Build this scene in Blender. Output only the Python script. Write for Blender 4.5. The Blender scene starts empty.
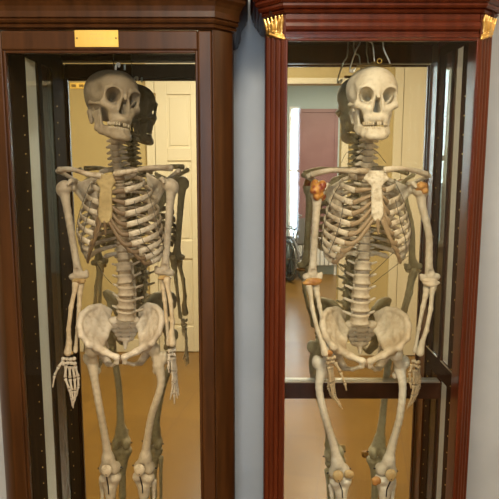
import bpy, bmesh, math, random
import numpy as np
from mathutils import Vector, Matrix

random.seed(7)
C = bpy.context.scene.collection
TH = math.radians(8.42)
ST, CT = math.sin(TH), math.cos(TH)
F = 600.0
EYE = 1.6
V = Vector


def W(px, py, Y):
    """a point of the photograph, taken to the depth Y (metres in front of the eye)"""
    u = (px - 249.5) / F
    v = (249.5 - py) / F
    yc = CT + v * ST
    zc = -ST + v * CT
    return V((u / yc * Y, Y, EYE + zc / yc * Y))


# ------------------------------------------------------------------ objects
def tag(o, label=None, cat=None, group=None, kind=None):
    if label: o['label'] = label
    if cat: o['category'] = cat
    if group: o['group'] = group
    if kind: o['kind'] = kind
    return o


def empty(name, loc, label=None, cat=None, group=None):
    o = bpy.data.objects.new(name, None)
    o.empty_display_size = 0.05
    C.objects.link(o)
    o.location = loc
    return tag(o, label, cat, group)


def world_loc(o):
    p = V(o.location)
    while o.parent is not None:
        o = o.parent
        p = p + V(o.location)
    return p


def put(name, me, mat, parent=None, origin=None):
    """link a mesh given in world coordinates as one object (parents are never rotated)"""
    if mat is not None and len(me.materials) == 0:
        me.materials.append(mat)
    o = bpy.data.objects.new(name, me)
    C.objects.link(o)
    if origin is None:
        co = np.empty(len(me.vertices) * 3, np.float32)
        me.vertices.foreach_get('co', co)
        co = co.reshape(-1, 3)
        origin = V([float(a) for a in (co.min(0) + co.max(0)) / 2])
    me.transform(Matrix.Translation(-V(origin)))
    base = V((0, 0, 0))
    if parent is not None:
        o.parent = parent
        base = world_loc(parent)
    o.location = V(origin) - base
    return o


def mesh_bm(name, bm, smooth=None):
    bmesh.ops.recalc_face_normals(bm, faces=bm.faces)
    me = bpy.data.meshes.new(name)
    bm.to_mesh(me)
    bm.free()
    if smooth:
        for p in me.polygons: p.use_smooth = True
    return me


def box(bm, lo, hi, bev=0.0):
    lo, hi = V(lo), V(hi)
    r = bmesh.ops.create_cube(bm, size=1.0)
    vs = r['verts']
    for v in vs:
        v.co = V(((lo.x + hi.x) / 2 + v.co.x * (hi.x - lo.x), (lo.y + hi.y) / 2 + v.co.y * (hi.y - lo.y),
                  (lo.z + hi.z) / 2 + v.co.z * (hi.z - lo.z)))
    if bev > 0:
        es = list({e for v in vs for e in v.link_edges})
        bmesh.ops.bevel(bm, geom=es, offset=bev, segments=2, profile=0.5, affect='EDGES')


def boxes(name, lst, mat, parent=None, bev=0.0):
    bm = bmesh.new()
    for lo, hi in lst: box(bm, lo, hi, bev)
    return put(name, mesh_bm(name, bm), mat, parent)


def tube_bm(bm, pts, rad, n=8, flat=None, normals=None, cap=True):
    """a tube along pts; rad is a number or a list; flat = (height, thickness) per point with outward normals"""
    pts = [V(p) for p in pts]
    m = len(pts)
    rings = []
    prev = None
    for i, p in enumerate(pts):
        t = (pts[min(i + 1, m - 1)] - pts[max(i - 1, 0)]).normalized()
        if normals is not None:
            a = V(normals[i])
        elif prev is not None:
            a = prev
        else:
            a = V((0, 0, 1)) if abs(t.z) < 0.8 else V((0, 1, 0))
        a = (a - t * a.dot(t))
        if a.length < 1e-6: a = t.orthogonal()
        a.normalize()
        prev = a
        b = t.cross(a)
        if flat is not None:
            hb, ha = flat[i]
        else:
            r = rad[i] if isinstance(rad, (list, tuple)) else rad
            ha = hb = r
        rings.append([bm.verts.new(p + a * (math.cos(2 * math.pi * k / n) * ha) + b * (math.sin(2 * math.pi * k / n) * hb)) for k in range(n)])
    for i in range(m - 1):
        for k in range(n):
            bm.faces.new((rings[i][k], rings[i][(k + 1) % n], rings[i + 1][(k + 1) % n], rings[i + 1][k]))
    if cap:
        bm.faces.new(rings[0])
        bm.faces.new(list(reversed(rings[-1])))


def tube(name, pts, rad, mat, parent=None, n=8, **kw):
    bm = bmesh.new()
    tube_bm(bm, pts, rad, n, **kw)
    return put(name, mesh_bm(name, bm, True), mat, parent)


def catmull(pts, sub=6):
    pts = [V(p) for p in pts]
    out = []
    for i in range(len(pts) - 1):
        p0 = pts[max(i - 1, 0)]; p1 = pts[i]; p2 = pts[i + 1]; p3 = pts[min(i + 2, len(pts) - 1)]
        for s in range(sub):
            t = s / sub
            out.append(0.5 * ((2 * p1) + (p2 - p0) * t + (2 * p0 - 5 * p1 + 4 * p2 - p3) * t * t + (3 * p1 - p0 - 3 * p2 + p3) * t ** 3))
    out.append(pts[-1])
    return out


def moulding(name, path, profile, mat, parent=None, smooth=False):
    """a closed profile of (outward offset, z) run along a plan path with mitred corners"""
    path = [V((p[0], p[1], 0)) for p in path]
    n = len(path)
    bm = bmesh.new()
    rings = []
    for i in range(n):
        ds = []
        if i > 0: ds.append((path[i] - path[i - 1]).normalized())
        if i < n - 1: ds.append((path[i + 1] - path[i]).normalized())
        nr = [V((d.y, -d.x, 0)) for d in ds]          # to the right of travel: outwards
        m = sum(nr, V((0, 0, 0))).normalized()
        m = m / max(0.3, m.dot(nr[0]))
        rings.append([bm.verts.new(path[i] + m * o + V((0, 0, z))) for o, z in profile])
    k = len(profile)
    for i in range(n - 1):
        for j in range(k):
            bm.faces.new((rings[i][j], rings[i + 1][j], rings[i + 1][(j + 1) % k], rings[i][(j + 1) % k]))
    bm.faces.new(rings[0]); bm.faces.new(list(reversed(rings[-1])))
    return put(name, mesh_bm(name, bm), mat, parent)


# ------------------------------------------------------------------ signed distance modelling
class Solid:
    def __init__(s):
        s.ops = []
        s.lo = np.full(3, 1e9); s.hi = np.full(3, -1e9)

    def _grow(s, pts, r):
        for p in pts:
            s.lo = np.minimum(s.lo, np.array(p, float) - r)
            s.hi = np.maximum(s.hi, np.array(p, float) + r)

    def cap(s, a, b, ra, rb=None, k=0.006, sub=False):
        rb = ra if rb is None else rb
        a = np.array(a, np.float32); b = np.array(b, np.float32)
        if not sub: s._grow((a, b), max(ra, rb))
        ba = b - a
        L = float(ba @ ba) + 1e-12

        def f(P):
            pa = P - a
            h = np.clip(pa @ ba / L, 0, 1)
            q = pa - h[:, None] * ba
            return np.sqrt((q * q).sum(1)) - (ra + (rb - ra) * h)
        s.ops.append((sub, f, k)); return s

    def chain(s, pts, rad, k=0.006, sub=False):
        for i in range(len(pts) - 1):
            ra = rad[i] if isinstance(rad, (list, tuple)) else rad
            rb = rad[i + 1] if isinstance(rad, (list, tuple)) else rad
            s.cap(pts[i], pts[i + 1], ra, rb, k, sub)
        return s

    def ell(s, c, r, k=0.006, sub=False, rot=None):
        c = np.array(c, np.float32); r = np.array(r, np.float32)
        if not sub: s._grow((c,), float(max(r)))
        R = None if rot is None else np.array(rot, np.float32)

        def f(P):
            q = P - c
            if R is not None: q = q @ R            # world -> local (columns are local axes)
            k0 = np.sqrt(((q / r) ** 2).sum(1))
            k1 = np.sqrt(((q / (r * r)) ** 2).sum(1)) + 1e-9
            return k0 * (k0 - 1) / k1
        s.ops.append((sub, f, k)); return s

    def tri(s, a, b, c, r, k=0.004, sub=False):
        a, b, c = [np.array(x, np.float32) for x in (a, b, c)]
        if not sub: s._grow((a, b, c), r)
        ba, cb, ac = b - a, c - b, a - c
        nor = np.cross(ba, ac)

        def f(P):
            pa, pb, pc = P - a, P - b, P - c
            sg = (np.sign(pa @ np.cross(ba, nor)) + np.sign(pb @ np.cross(cb, nor)) + np.sign(pc @ np.cross(ac, nor)))

            def ed(p, e):
                h = np.clip(p @ e / (e @ e), 0, 1)
                q = e * h[:, None] - p
                return (q * q).sum(1)
            de = np.minimum(np.minimum(ed(pa, ba), ed(pb, cb)), ed(pc, ac))
            pl = (pa @ nor) ** 2 / (nor @ nor)
            return np.sqrt(np.where(sg < 2.0, de, pl)) - r
        s.ops.append((sub, f, k)); return s

    def __call__(s, P):
        d = np.full(len(P), 1.0, np.float32)
        for sub, f, k in s.ops:
            e = f(P).astype(np.float32)
            if sub:
                h = np.clip(0.5 - 0.5 * (e + d) / k, 0, 1)
                d = d * (1 - h) + (-e) * h + k * h * (1 - h)
            else:
                h = np.clip(0.5 + 0.5 * (e - d) / k, 0, 1)
                d = e * (1 - h) + d * h - k * h * (1 - h)
        return d

    def mesh(s, name, h=0.0022):
        lo = s.lo - 2.5 * h - 0.002
        n = np.ceil((s.hi + 2.5 * h + 0.002 - lo) / h).astype(int) + 1
        B = 8
        nb = (n + B - 1) // B
        n = nb * B
        val = np.empty(tuple(n), np.float32)
        g = np.stack(np.meshgrid(*[np.arange(q) for q in nb], indexing='ij'), -1).reshape(-1, 3)
        cen = (lo + (g * B + (B - 1) / 2) * h).astype(np.float32)
        fc = s(cen)
        loc = np.stack(np.meshgrid(*[np.arange(B)] * 3, indexing='ij'), -1).reshape(-1, 3)
        near = np.abs(fc) < B * h * 1.25
        for gi in g[~near]:
            pass
        vb = np.repeat(fc[:, None], B ** 3, 1)
        gn = g[near]
        CH = 400
        res = []
        for i in range(0, len(gn), CH):
            P = (lo + (gn[i:i + CH, None, :] * B + loc[None]) * h).reshape(-1, 3).astype(np.float32)
            res.append(s(P))
        vb[near] = np.concatenate(res).reshape(-1, B ** 3)
        val = vb.reshape(nb[0], nb[1], nb[2], B, B, B).transpose(0, 3, 1, 4, 2, 5).reshape(n)
        ins = val < 0
        c8 = [ins[i:n[0] - 1 + i, j:n[1] - 1 + j, k:n[2] - 1 + k] for i in (0, 1) for j in (0, 1) for k in (0, 1)]
        cnt = sum(c.astype(np.int8) for c in c8)
        act = (cnt > 0) & (cnt < 8)
        ci = np.argwhere(act)
        vid = np.full(act.shape, -1, np.int64)
        vid[act] = np.arange(len(ci))
        acc = np.zeros((len(ci), 3)); num = np.zeros(len(ci))
        offs = [(0, 0, 0), (1, 0, 0), (0, 1, 0), (0, 0, 1), (1, 1, 0), (1, 0, 1), (0, 1, 1), (1, 1, 1)]
        for o0 in offs:
            for ax in range(3):
                if o0[ax]: continue
                o1 = list(o0); o1[ax] = 1
                v0 = val[ci[:, 0] + o0[0], ci[:, 1] + o0[1], ci[:, 2] + o0[2]]
                v1 = val[ci[:, 0] + o1[0], ci[:, 1] + o1[1], ci[:, 2] + o1[2]]
                m = (v0 < 0) != (v1 < 0)
                t = np.where(m, v0 / np.where(m, v0 - v1, 1), 0)
                p = np.tile(np.array(o0, float), (len(ci), 1)); p[:, ax] = t
                acc += p * m[:, None]; num += m
        vert = lo + (ci + acc / num[:, None]) * h
        faces = []
        for ax in range(3):
            sl0 = [slice(None)] * 3; sl1 = [slice(None)] * 3
            sl0[ax] = slice(0, -1); sl1[ax] = slice(1, None)
            a0, a1 = ins[tuple(sl0)], ins[tuple(sl1)]
            e = np.argwhere(a0 != a1)
            u, w = [(1, 2), (2, 0), (0, 1)][ax]
            e = e[(e[:, u] > 0) & (e[:, w] > 0) & (e[:, u] < n[u] - 1) & (e[:, w] < n[w] - 1)]
            fl = a0[e[:, 0], e[:, 1], e[:, 2]]
            def cell(du, dw):
                q = e.copy(); q[:, u] -= du; q[:, w] -= dw
                return vid[q[:, 0], q[:, 1], q[:, 2]]
            q = np.stack([cell(1, 1), cell(0, 1), cell(0, 0), cell(1, 0)], 1)
            q[~fl] = q[~fl][:, ::-1]
            faces.append(q)
        faces = np.concatenate(faces)
        faces = faces[(faces >= 0).all(1)]
        me = bpy.data.meshes.new(name)
        me.vertices.add(len(vert)); me.vertices.foreach_set('co', vert.astype(np.float32).ravel())
        me.loops.add(len(faces) * 4); me.loops.foreach_set('vertex_index', faces.astype(np.int32).ravel())
        me.polygons.add(len(faces))
        me.polygons.foreach_set('loop_start', np.arange(0, len(faces) * 4, 4, dtype=np.int32))
        me.polygons.foreach_set('loop_total', np.full(len(faces), 4, np.int32))
        me.polygons.foreach_set('use_smooth', np.ones(len(faces), bool))
        me.update(); me.validate()
        return me


# ------------------------------------------------------------------ materials
def mat(name, col, rough=0.5, metal=0.0, noise=None, bump=0.0, coat=0.0, spec=0.5):
    """principled material; noise = (second colour, scale, stretch vector, low, high)"""
    m = bpy.data.materials.new(name); m.use_nodes = True
    nt = m.node_tree; b = nt.nodes['Principled BSDF']
    b.inputs['Base Color'].default_value = (*col, 1)
    b.inputs['Roughness'].default_value = rough
    b.inputs['Metallic'].default_value = metal
    b.inputs['Coat Weight'].default_value = coat
    b.inputs['Coat Roughness'].default_value = 0.18
    b.inputs['Specular IOR Level'].default_value = spec
    if noise:
        c2, sc, st, lo, hi = noise
        tc = nt.nodes.new('ShaderNodeTexCoord'); mp = nt.nodes.new('ShaderNodeMapping')
        mp.inputs['Scale'].default_value = st
        nz = nt.nodes.new('ShaderNodeTexNoise'); nz.inputs['Scale'].default_value = sc
        nz.inputs['Detail'].default_value = 5
        rp = nt.nodes.new('ShaderNodeValToRGB')
        rp.color_ramp.elements[0].position = lo; rp.color_ramp.elements[1].position = hi
        rp.color_ramp.elements[0].color = (*col, 1); rp.color_ramp.elements[1].color = (*c2, 1)
        L = nt.links.new
        L(tc.outputs['Object'], mp.inputs[0]); L(mp.outputs[0], nz.inputs['Vector'])
        L(nz.outputs['Fac'], rp.inputs[0]); L(rp.outputs[0], b.inputs['Base Color'])
        if bump:
            bp = nt.nodes.new('ShaderNodeBump'); bp.inputs['Strength'].default_value = bump
            bp.inputs['Distance'].default_value = 0.002
            L(nz.outputs['Fac'], bp.inputs['Height']); L(bp.outputs[0], b.inputs['Normal'])
    return m


def glass_mat(name, tint=(1, 1, 1), ior=1.5):
    m = bpy.data.materials.new(name); m.use_nodes = True
    nt = m.node_tree; nt.nodes.clear()
    o = nt.nodes.new('ShaderNodeOutputMaterial'); mx = nt.nodes.new('ShaderNodeMixShader')
    tr = nt.nodes.new('ShaderNodeBsdfTransparent'); gl = nt.nodes.new('ShaderNodeBsdfGlossy')
    fr = nt.nodes.new('ShaderNodeFresnel'); fr.inputs['IOR'].default_value = ior
    gl.inputs['Roughness'].default_value = 0.0
    tr.inputs['Color'].default_value = (*tint, 1)
    L = nt.links.new
    ge = nt.nodes.new('ShaderNodeNewGeometry')          # the pane mirrors on its entry face only
    su = nt.nodes.new('ShaderNodeMath'); su.operation = 'SUBTRACT'; su.inputs[0].default_value = 1.0
    mu = nt.nodes.new('ShaderNodeMath'); mu.operation = 'MULTIPLY'
    L(ge.outputs['Backfacing'], su.inputs[1]); L(fr.outputs[0], mu.inputs[0]); L(su.outputs[0], mu.inputs[1])
    L(mu.outputs[0], mx.inputs[0]); L(tr.outputs[0], mx.inputs[1]); L(gl.outputs[0], mx.inputs[2]); L(mx.outputs[0], o.inputs[0])
    return m


def emit(name, col, st):
    m = bpy.data.materials.new(name); m.use_nodes = True
    b = m.node_tree.nodes['Principled BSDF']
    b.inputs['Base Color'].default_value = (*col, 1)
    b.inputs['Emission Color'].default_value = (*col, 1); b.inputs['Emission Strength'].default_value = st
    return m
# ------------------------------------------------------------------ generic bones, local coordinates, facing -Y
def skull_solids():
    s = Solid()
    s.ell((0, .014, .002), (.0695, .086, .069), .01)
    s.ell((0, .03, .012), (.0715, .066, .056), .02)
    s.ell((0, -.040, .012), (.0550, .047, .050), .02)
    s.ell((0, .066, -.014), (.050, .038, .044), .02)
    s.ell((0, .020, -.052), (.050, .058, .022), .02)
    s.cap((-.038, -.0755, .003), (.038, -.0755, .003), .0070, k=.012)            # brow
    for q in (-1, 1):
        s.cap((q * .020, -.079, .001), (q * .044, -.071, .004), .0060, k=.01)
        s.cap((q * .0505, -.066, .003), (q * .0520, -.060, -.036), .0050, k=.006)   # outer orbit rim
        s.cap((q * .0515, -.058, -.042), (q * .030, -.074, -.052), .0105, .0095, .010)    # cheekbone
        s.chain([(q * .055, -.052, -.042), (q * .0665, -.022, -.040), (q * .067, .000, -.038), (q * .062, .014, -.036)], [.0058, .0042, .0042, .006], .004)
        s.cap((q * .052, .024, -.060), (q * .050, .018, -.088), .012, .006, .01)          # mastoid
        s.cap((q * .0125, -.081, -.004), (q * .0135, -.079, -.055), .0068, .0075, .008)     # side of the nose
        s.cap((q * .027, -.068, -.056), (q * .024, -.068, -.088), .0120, .0085, .012)
    s.cap((0, -.082, -.001), (0, -.0905, -.024), .0060, .0046, .006)                       # nasal bones
    s.ell((0, -.060, -.080), (.0275, .034, .018), .012)                                    # upper jaw
    s.ell((0, -.030, -.040), (.036, .030, .036), .015)
    for q in (-1, 1):
        s.ell((q * .0330, -.083, -.0175), (.0200, .028, .0195), .0035, True)
        s.ell((q * .0345, -.083, -.0165), (.0175, .028, .0200), .0035, True)
        s.cap((q * .0325, -.075, -.0185), (q * .017, -.026, -.022), .0175, .007, .006, True)
        s.ell((q * .0760, -.036, -.008), (.020, .026, .032), .006, True)                  # temple
        s.ell((q * .052, -.034, -.074), (.017, .022, .024), .006, True)
        for y0 in (-.100, -.085, -.070, -.055, -.040, -.025):
            s.cap((q * .0030, y0, -.033), (q * .0066, y0, -.0590), .0058, .0078, .0025, True)
            s.cap((0, y0, -.036), (0, y0, -.0575), .0060, .0080, .0025, True)
    s.cap((0, -.110, -.031), (0, -.045, -.033), .0055, k=.003, sub=True)

    j = Solid()
    body = [(0, -.0835, -.1270), (.017, -.0800, -.1265), (.029, -.0640, -.1235), (.039, -.0340, -.1160), (.043, -.0120, -.1060)]
    up = [(0, -.0810, -.1125), (.016, -.0765, -.1125), (.027, -.0600, -.1100), (.036, -.0320, -.1030)]
    for q in (-1, 1):
        m = lambda p: (q * p[0], p[1], p[2])
        j.chain([m(p) for p in body], [.0125, .0118, .0100, .0088, .0090], .006)
        j.chain([m(p) for p in up], [.0072, .0072, .0075, .0075], .010)
        a, b_, c, d = (.0430, -.008, -.1080), (.0500, .006, -.062), (.0470, -.026, -.058), (.0390, -.034, -.104)
        j.tri(m(a), m(b_), m(c), .0045, .006); j.tri(m(a), m(c), m(d), .0045, .006)
        j.cap(m((.050, .007, -.066)), m((.051, .007, -.052)), .0058, k=.006)
        j.cap(m((.0470, -.030, -.064)), m((.0465, -.028, -.052)), .0045, .003, .005)
        j.cap(m((.006, -.0935, -.1315)), m((.013, -.0900, -.1315)), .0075, k=.008)
    return s, j


def teeth_mesh(z, dz, skip, flip, name):
    bm = bmesh.new()
    for q in (-1, 1):
        for i in range(7):
            if (q, i) in skip: continue
            a = (i + .5) * .215
            x = q * .0315 * math.sin(a); y = -.054 - .0335 * math.cos(a)
            r = (.0038, .0034, .0037, .0038, .0040, .0047, .0047)[i]
            n = 8
            rings = []
            for zz, k in ((0, .75), (.25, .95), (.75, 1.0), (1.0, .72)):
                rings.append([bm.verts.new((x + r * k * math.cos(t * math.tau / n), y + r * k * math.sin(t * math.tau / n), z + flip * dz * zz)) for t in range(n)])
            for u in range(3):
                for t in range(n):
                    bm.faces.new((rings[u][t], rings[u][(t + 1) % n], rings[u + 1][(t + 1) % n], rings[u + 1][t]))
            bm.faces.new(rings[0]); bm.faces.new(rings[-1])
    return mesh_bm(name, bm, True)


def lumbar_solid():
    s = Solid()
    s.ell((0, 0, .0105), (.0245, .0175, .0055), .004); s.ell((0, 0, -.0105), (.0250, .0178, .0055), .004)
    s.ell((0, 0, 0), (.0205, .0150, .0160), .007)
    for q in (-1, 1):
        s.cap((q * .014, .010, .004), (q * .012, .028, .0), .006, k=.006)
        s.cap((q * .012, .018, .003), (q * .040, .020, .014), .0046, .0034, .005)
        s.cap((q * .013, .028, .016), (q * .015, .030, -.018), .0052, k=.005)
    s.cap((0, .030, -.002), (0, .056, -.008), .0055, .006, .006)
    return s


def thoracic_solid():
    s = Solid()
    s.ell((0, 0, .0085), (.0165, .0150, .0045), .004); s.ell((0, 0, -.0085), (.0172, .0155, .0045), .004)
    s.ell((0, 0, 0), (.0140, .0130, .0130), .006)
    for q in (-1, 1):
        s.cap((q * .010, .010, .004), (q * .010, .026, .0), .005, k=.006)
        s.cap((q * .010, .020, .002), (q * .030, .032, .007), .0048, .0045, .005)
    s.cap((0, .028, -.002), (0, .050, -.024), .0050, .0035, .006)
    return s


def cervical_solid():
    s = Solid()
    s.ell((0, 0, .0045), (.0125, .0085, .0036), .003); s.ell((0, 0, -.0045), (.0130, .0090, .0036), .003)
    s.ell((0, 0, 0), (.0105, .0080, .0080), .004)
    for q in (-1, 1):
        s.cap((q * .010, .006, .0), (q * .024, .010, -.001), .0042, .0040, .004)
        s.cap((q * .014, .010, .004), (q * .010, .026, -.003), .0052, .004, .005)
    s.cap((0, .026, -.002), (0, .042, -.008), .0042, .0035, .005)
    return s


def hip_solid(q=1):
    m = lambda p: (q * p[0], p[1], p[2])
    s = Solid()
    A = (.121, -.060, .036); A2 = (.130, -.042, .070); C1 = (.126, -.012, .097); C2 = (.107, .020, .110); C3 = (.080, .048, .108); D = (.050, .074, .084)
    E = (.048, .046, .036); Fq = (.060, .008, .008); H = (.098, -.060, .002); M = (.096, .014, .058); G2 = (.078, -.036, -.008)
    for t in ((H, A, M), (A, A2, M), (A2, C1, M), (M, C1, C2), (M, C2, C3), (M, C3, E), (Fq, M, E), (H, M, Fq), (H, Fq, G2), (E, C3, D)):
        s.tri(*[m(p) for p in t], .0040, .016)
    s.chain([m(p) for p in catmull((A, A2, C1, C2, C3, D), 3)], .0058, .010)
    s.chain([m(p) for p in (A, H, (.082, -.044, -.012))], [.0058, .0065, .012], .012)
    s.chain([m(p) for p in (E, Fq, (.064, -.024, -.010))], [.009, .0075, .010], .012)
    s.ell(m((.088, -.008, -.026)), (.026, .029, .027), .014)
    s.chain([m(p) for p in ((.080, -.038, -.012), (.050, -.056, -.027), (.014, -.070, -.040))], [.0150, .0105, .0100], .012)
    s.chain([m(p) for p in ((.011, -.071, -.040), (.011, -.066, -.060))], [.0092, .0078], .008)
    s.chain([m(p) for p in ((.014, -.064, -.062), (.034, -.030, -.084), (.052, .012, -.096))], [.0068, .0060, .0100], .007)
    s.chain([m(p) for p in ((.084, .010, -.036), (.070, .030, -.070), (.056, .024, -.094))], [.0150, .0130, .0125], .009)
    s.cap(m((.064, .034, -.020)), m((.056, .040, -.044)), .009, .004, .008)
    s.ell(m((.113, -.018, -.034)), (.0250, .0250, .0250), .004, True)
    return s


def sacrum_solid():
    s = Solid()
    for i, (z, y, w, r) in enumerate(((.056, .036, .037, .0140), (.036, .046, .038, .0135), (.016, .056, .033, .0125), (-.004, .062, .026, .0115), (-.022, .063, .019, .0100))):
        s.cap((-w, y + .008, z), (w, y + .008, z), r, k=.009)
        s.cap((-w * .4, y, z), (w * .4, y, z), r, k=.009)
    s.ell((0, .030, .066), (.0240, .0170, .0060), .005)
    s.chain([(0, .060, -.036), (0, .054, -.046), (0, .048, -.053)], [.009, .0065, .0045], .004)
    s.cap((0, .072, .050), (0, .078, .0), .007, .005, .008)
    for q in (-1, 1):
        s.cap((q * .030, .044, .050), (q * .042, .054, .028), .013, .009, .009)
        for z, y, x in ((.046, .030, .0205), (.027, .042, .0195), (.008, .052, .0165), (-.011, .057, .0135)):
            s.ell((q * x, y - .004, z), (.0042, .012, .0038), .003, True)
    return s


def carpal_solid():
    s = Solid()
    rnd = random.Random(3)
    for r_, (z, n) in enumerate(((.007, 4), (-.007, 4))):
        for i in range(n):
            s.ell(((i - 1.5) * .0115, rnd.uniform(-.003, .003), z + rnd.uniform(-.002, .002)), (.0064, .0072, .0066), .0025)
    return s


def frame3(z):
    z = V(z).normalized()
    x = V((1, 0, 0)); x = (x - z * x.dot(z)).normalized()
    return x, z.cross(x), z


# ------------------------------------------------------------------ one articulated skeleton
def build_skeleton(P, MAT, GEN, info):
    ZS = P['zs']
    S = lambda px, py, dy=0.0: W(px, py, ZS + dy)
    sx = lambda: None
    root = empty('skeleton', P['base'], *info)
    B = MAT['bone']

    def place(name, me, T, mt, parent=root, share=False):
        me = me.copy(); me.transform(T)
        return put(name, me, mt, parent)

    def solid(name, s, mt=B, parent=root, h=.0022):
        return put(name, s.mesh(name, h), mt, parent)

    # ---- skull
    hx, hy, hd = P['head']
    Th = Matrix.Translation(S(hx, hy, hd)) @ Matrix.Rotation(P['yaw'], 4, 'Z') @ Matrix.Rotation(P['roll'], 4, 'Y') @ Matrix.Rotation(P['nod'], 4, 'X')
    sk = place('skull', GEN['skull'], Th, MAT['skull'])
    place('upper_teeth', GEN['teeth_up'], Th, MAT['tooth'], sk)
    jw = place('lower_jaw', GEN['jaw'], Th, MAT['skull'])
    place('lower_teeth', GEN['teeth_lo'], Th, MAT['tooth'], jw)

    # ---- spine
    def interp(ctrl, y):
        ys = [c[0] for c in ctrl]
        return float(np.interp(y, ys, [c[1] for c in ctrl]))
    ys = list(np.linspace(P['cy'][0], P['cy'][1], 7)) + list(np.linspace(P['ty'][0], P['ty'][1], 12)) + list(np.linspace(P['ly'][0], P['ly'][1], 5))
    vp = []
    for y in ys:
        dy = interp(P['sdy'], y)
        vp.append(S(interp(P['spx'], y), y, dy))
    for i, p in enumerate(vp):
        a, b = vp[max(i - 1, 0)], vp[min(i + 1, len(vp) - 1)]
        up = (a - b).normalized()
        X = V((math.cos(P['chest_rot'] * .5), math.sin(P['chest_rot'] * .5), 0)); X = (X - up * X.dot(up)).normalized()
        Y = up.cross(X)
        R = Matrix(((X.x, Y.x, up.x, p.x), (X.y, Y.y, up.y, p.y), (X.z, Y.z, up.z, p.z), (0, 0, 0, 1)))
        if i < 7: g, n, k = 'cervical', 'neck_vertebra', 1.0 + .05 * i
        elif i < 19: g, n, k = 'thoracic', 'chest_vertebra', .88 + .03 * (i - 7)
        else: g, n, k = 'lumbar', 'lumbar_vertebra', 1.10 + .03 * (i - 19)
        step = (a - b).length / (2 if 0 < i < 23 else 1)
        hz = {'cervical': .0170, 'thoracic': .0270, 'lumbar': .0350}[g]
        vo = place(n, GEN[g], R @ Matrix.Diagonal((k, k, min(1.35, step / hz), 1)), B)
        if i < 23:
            q = (p + vp[i + 1]) / 2
            bm = bmesh.new()
            w = {'cervical': (.0105, .0075), 'thoracic': (.0135, .0125), 'lumbar': (.0190, .0140)}[g]
            dz = step * .14
            tube_bm(bm, [q + up * dz, q - up * dz], 1, 14, flat=[(w[0] * k, w[1] * k)] * 2, normals=[Y, Y])
            put('disc', mesh_bm('disc', bm), MAT['disc'], vo)

    # ---- rib cage
    al = P['chest_rot']
    ex = V((math.cos(al), math.sin(al), 0)); ey = V((-math.sin(al), math.cos(al), 0)); ez = V((0, 0, 1))
    c0 = S(P['chest'][0], P['chest'][1], 0)

    def loc(p):                               # world -> chest frame
        d = p - c0
        return V((d.dot(ex), d.dot(ey), d.z))
    cw = lambda x, y, z: c0 + ex * x + ey * y + ez * z
    st = [loc(S(*q)) for q in P['sternum']]     # manubrium top, sternal angle, body end, xiphoid tip
    hw = [.056, .082, .100, .112, .121, .127, .131, .132, .130, .124, .112, .088]
    hw = [w * P['rib_w'] for w in hw]
    drop = [d_ * P.get('rib_drop', 1) for d_ in (.034, .048, .062, .070, .078, .084, .090, .094, .094, .090, .075, .050)]
    xend = [.034, .040, .046, .048, .052, .060, .070, .080, .090, .100, None, None]
    wire_pts = {-1: [], 1: []}; wire_pts2 = {-1: [], 1: []}
    if 'xend' in P: xend = P['xend'] + [None, None]
    ends = {}
    for q in (-1, 1):
        for i in range(12):
            v = loc(vp[7 + i])
            yb = v.y + .044 - (.018 if i < 2 else 0) - (.010 if i > 9 else 0)
            zt = (i / 6.0)
            sy = st[0].y + (st[2].y - st[0].y) * min(1.0, i / 6.0)
            yf = sy + (.004 if i < 7 else .004 + .012 * (i - 6))
            cy, d = (yb + yf) / 2, (yb - yf) / 2
            w = hw[i]
            if xend[i] is not None: fm = math.pi - math.asin(min(.98, xend[i] / w))
            else: fm = (1.75, 1.15)[i - 10]
            f0 = .10
            pts, nrm, fl = [], [], []
            N = 26
            for t in range(N + 1):
                f = f0 + (fm - f0) * t / N
                sq = math.sin(f) ** .86
                x = v.x * (1 - t / N) + q * w * sq
                y = cy + d * math.cos(f)
                z = v.z + .010 - drop[i] * (f / math.pi) ** 1.15 * (1.25 if i < 10 else 1.3)
                if t == 0:
                    x, y, z = v.x + q * .013, v.y + .014, v.z + .007
                pts.append(cw(x, y, z))
                nrm.append(ex * (q * math.sin(f) / w) + ey * (math.cos(f) / d))
                e = .62 + .38 * min(1, t / 5)
                hh = (.0062 if i else .0072) * e * (1 + .45 * (t / N) ** 1.5)
                if i > 9 and t > N - 5: hh *= max(.25, (N - t) / 5)
                fl.append((hh, .0031 if i else .0026))
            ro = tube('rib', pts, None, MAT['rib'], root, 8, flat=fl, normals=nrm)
            ends[(q, i)] = (pts[-1], nrm[-1], fl[-1])
            wire_pts[q].append(pts[17] + nrm[17].normalized() * .0038)
            wire_pts2[q].append(pts[23] + nrm[23].normalized() * .0042)
    for q in (-1, 1):
        tube('rib_wire', catmull(wire_pts[q][1:10], 4), .0010, MAT['wire'], root, 6)
        tube('rib_wire', catmull(wire_pts2[q][2:9], 4), .0010, MAT['wire'], root, 6)
    # cartilage: to the sternum for the first seven, then each onto the one above
    mids = {}
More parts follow.
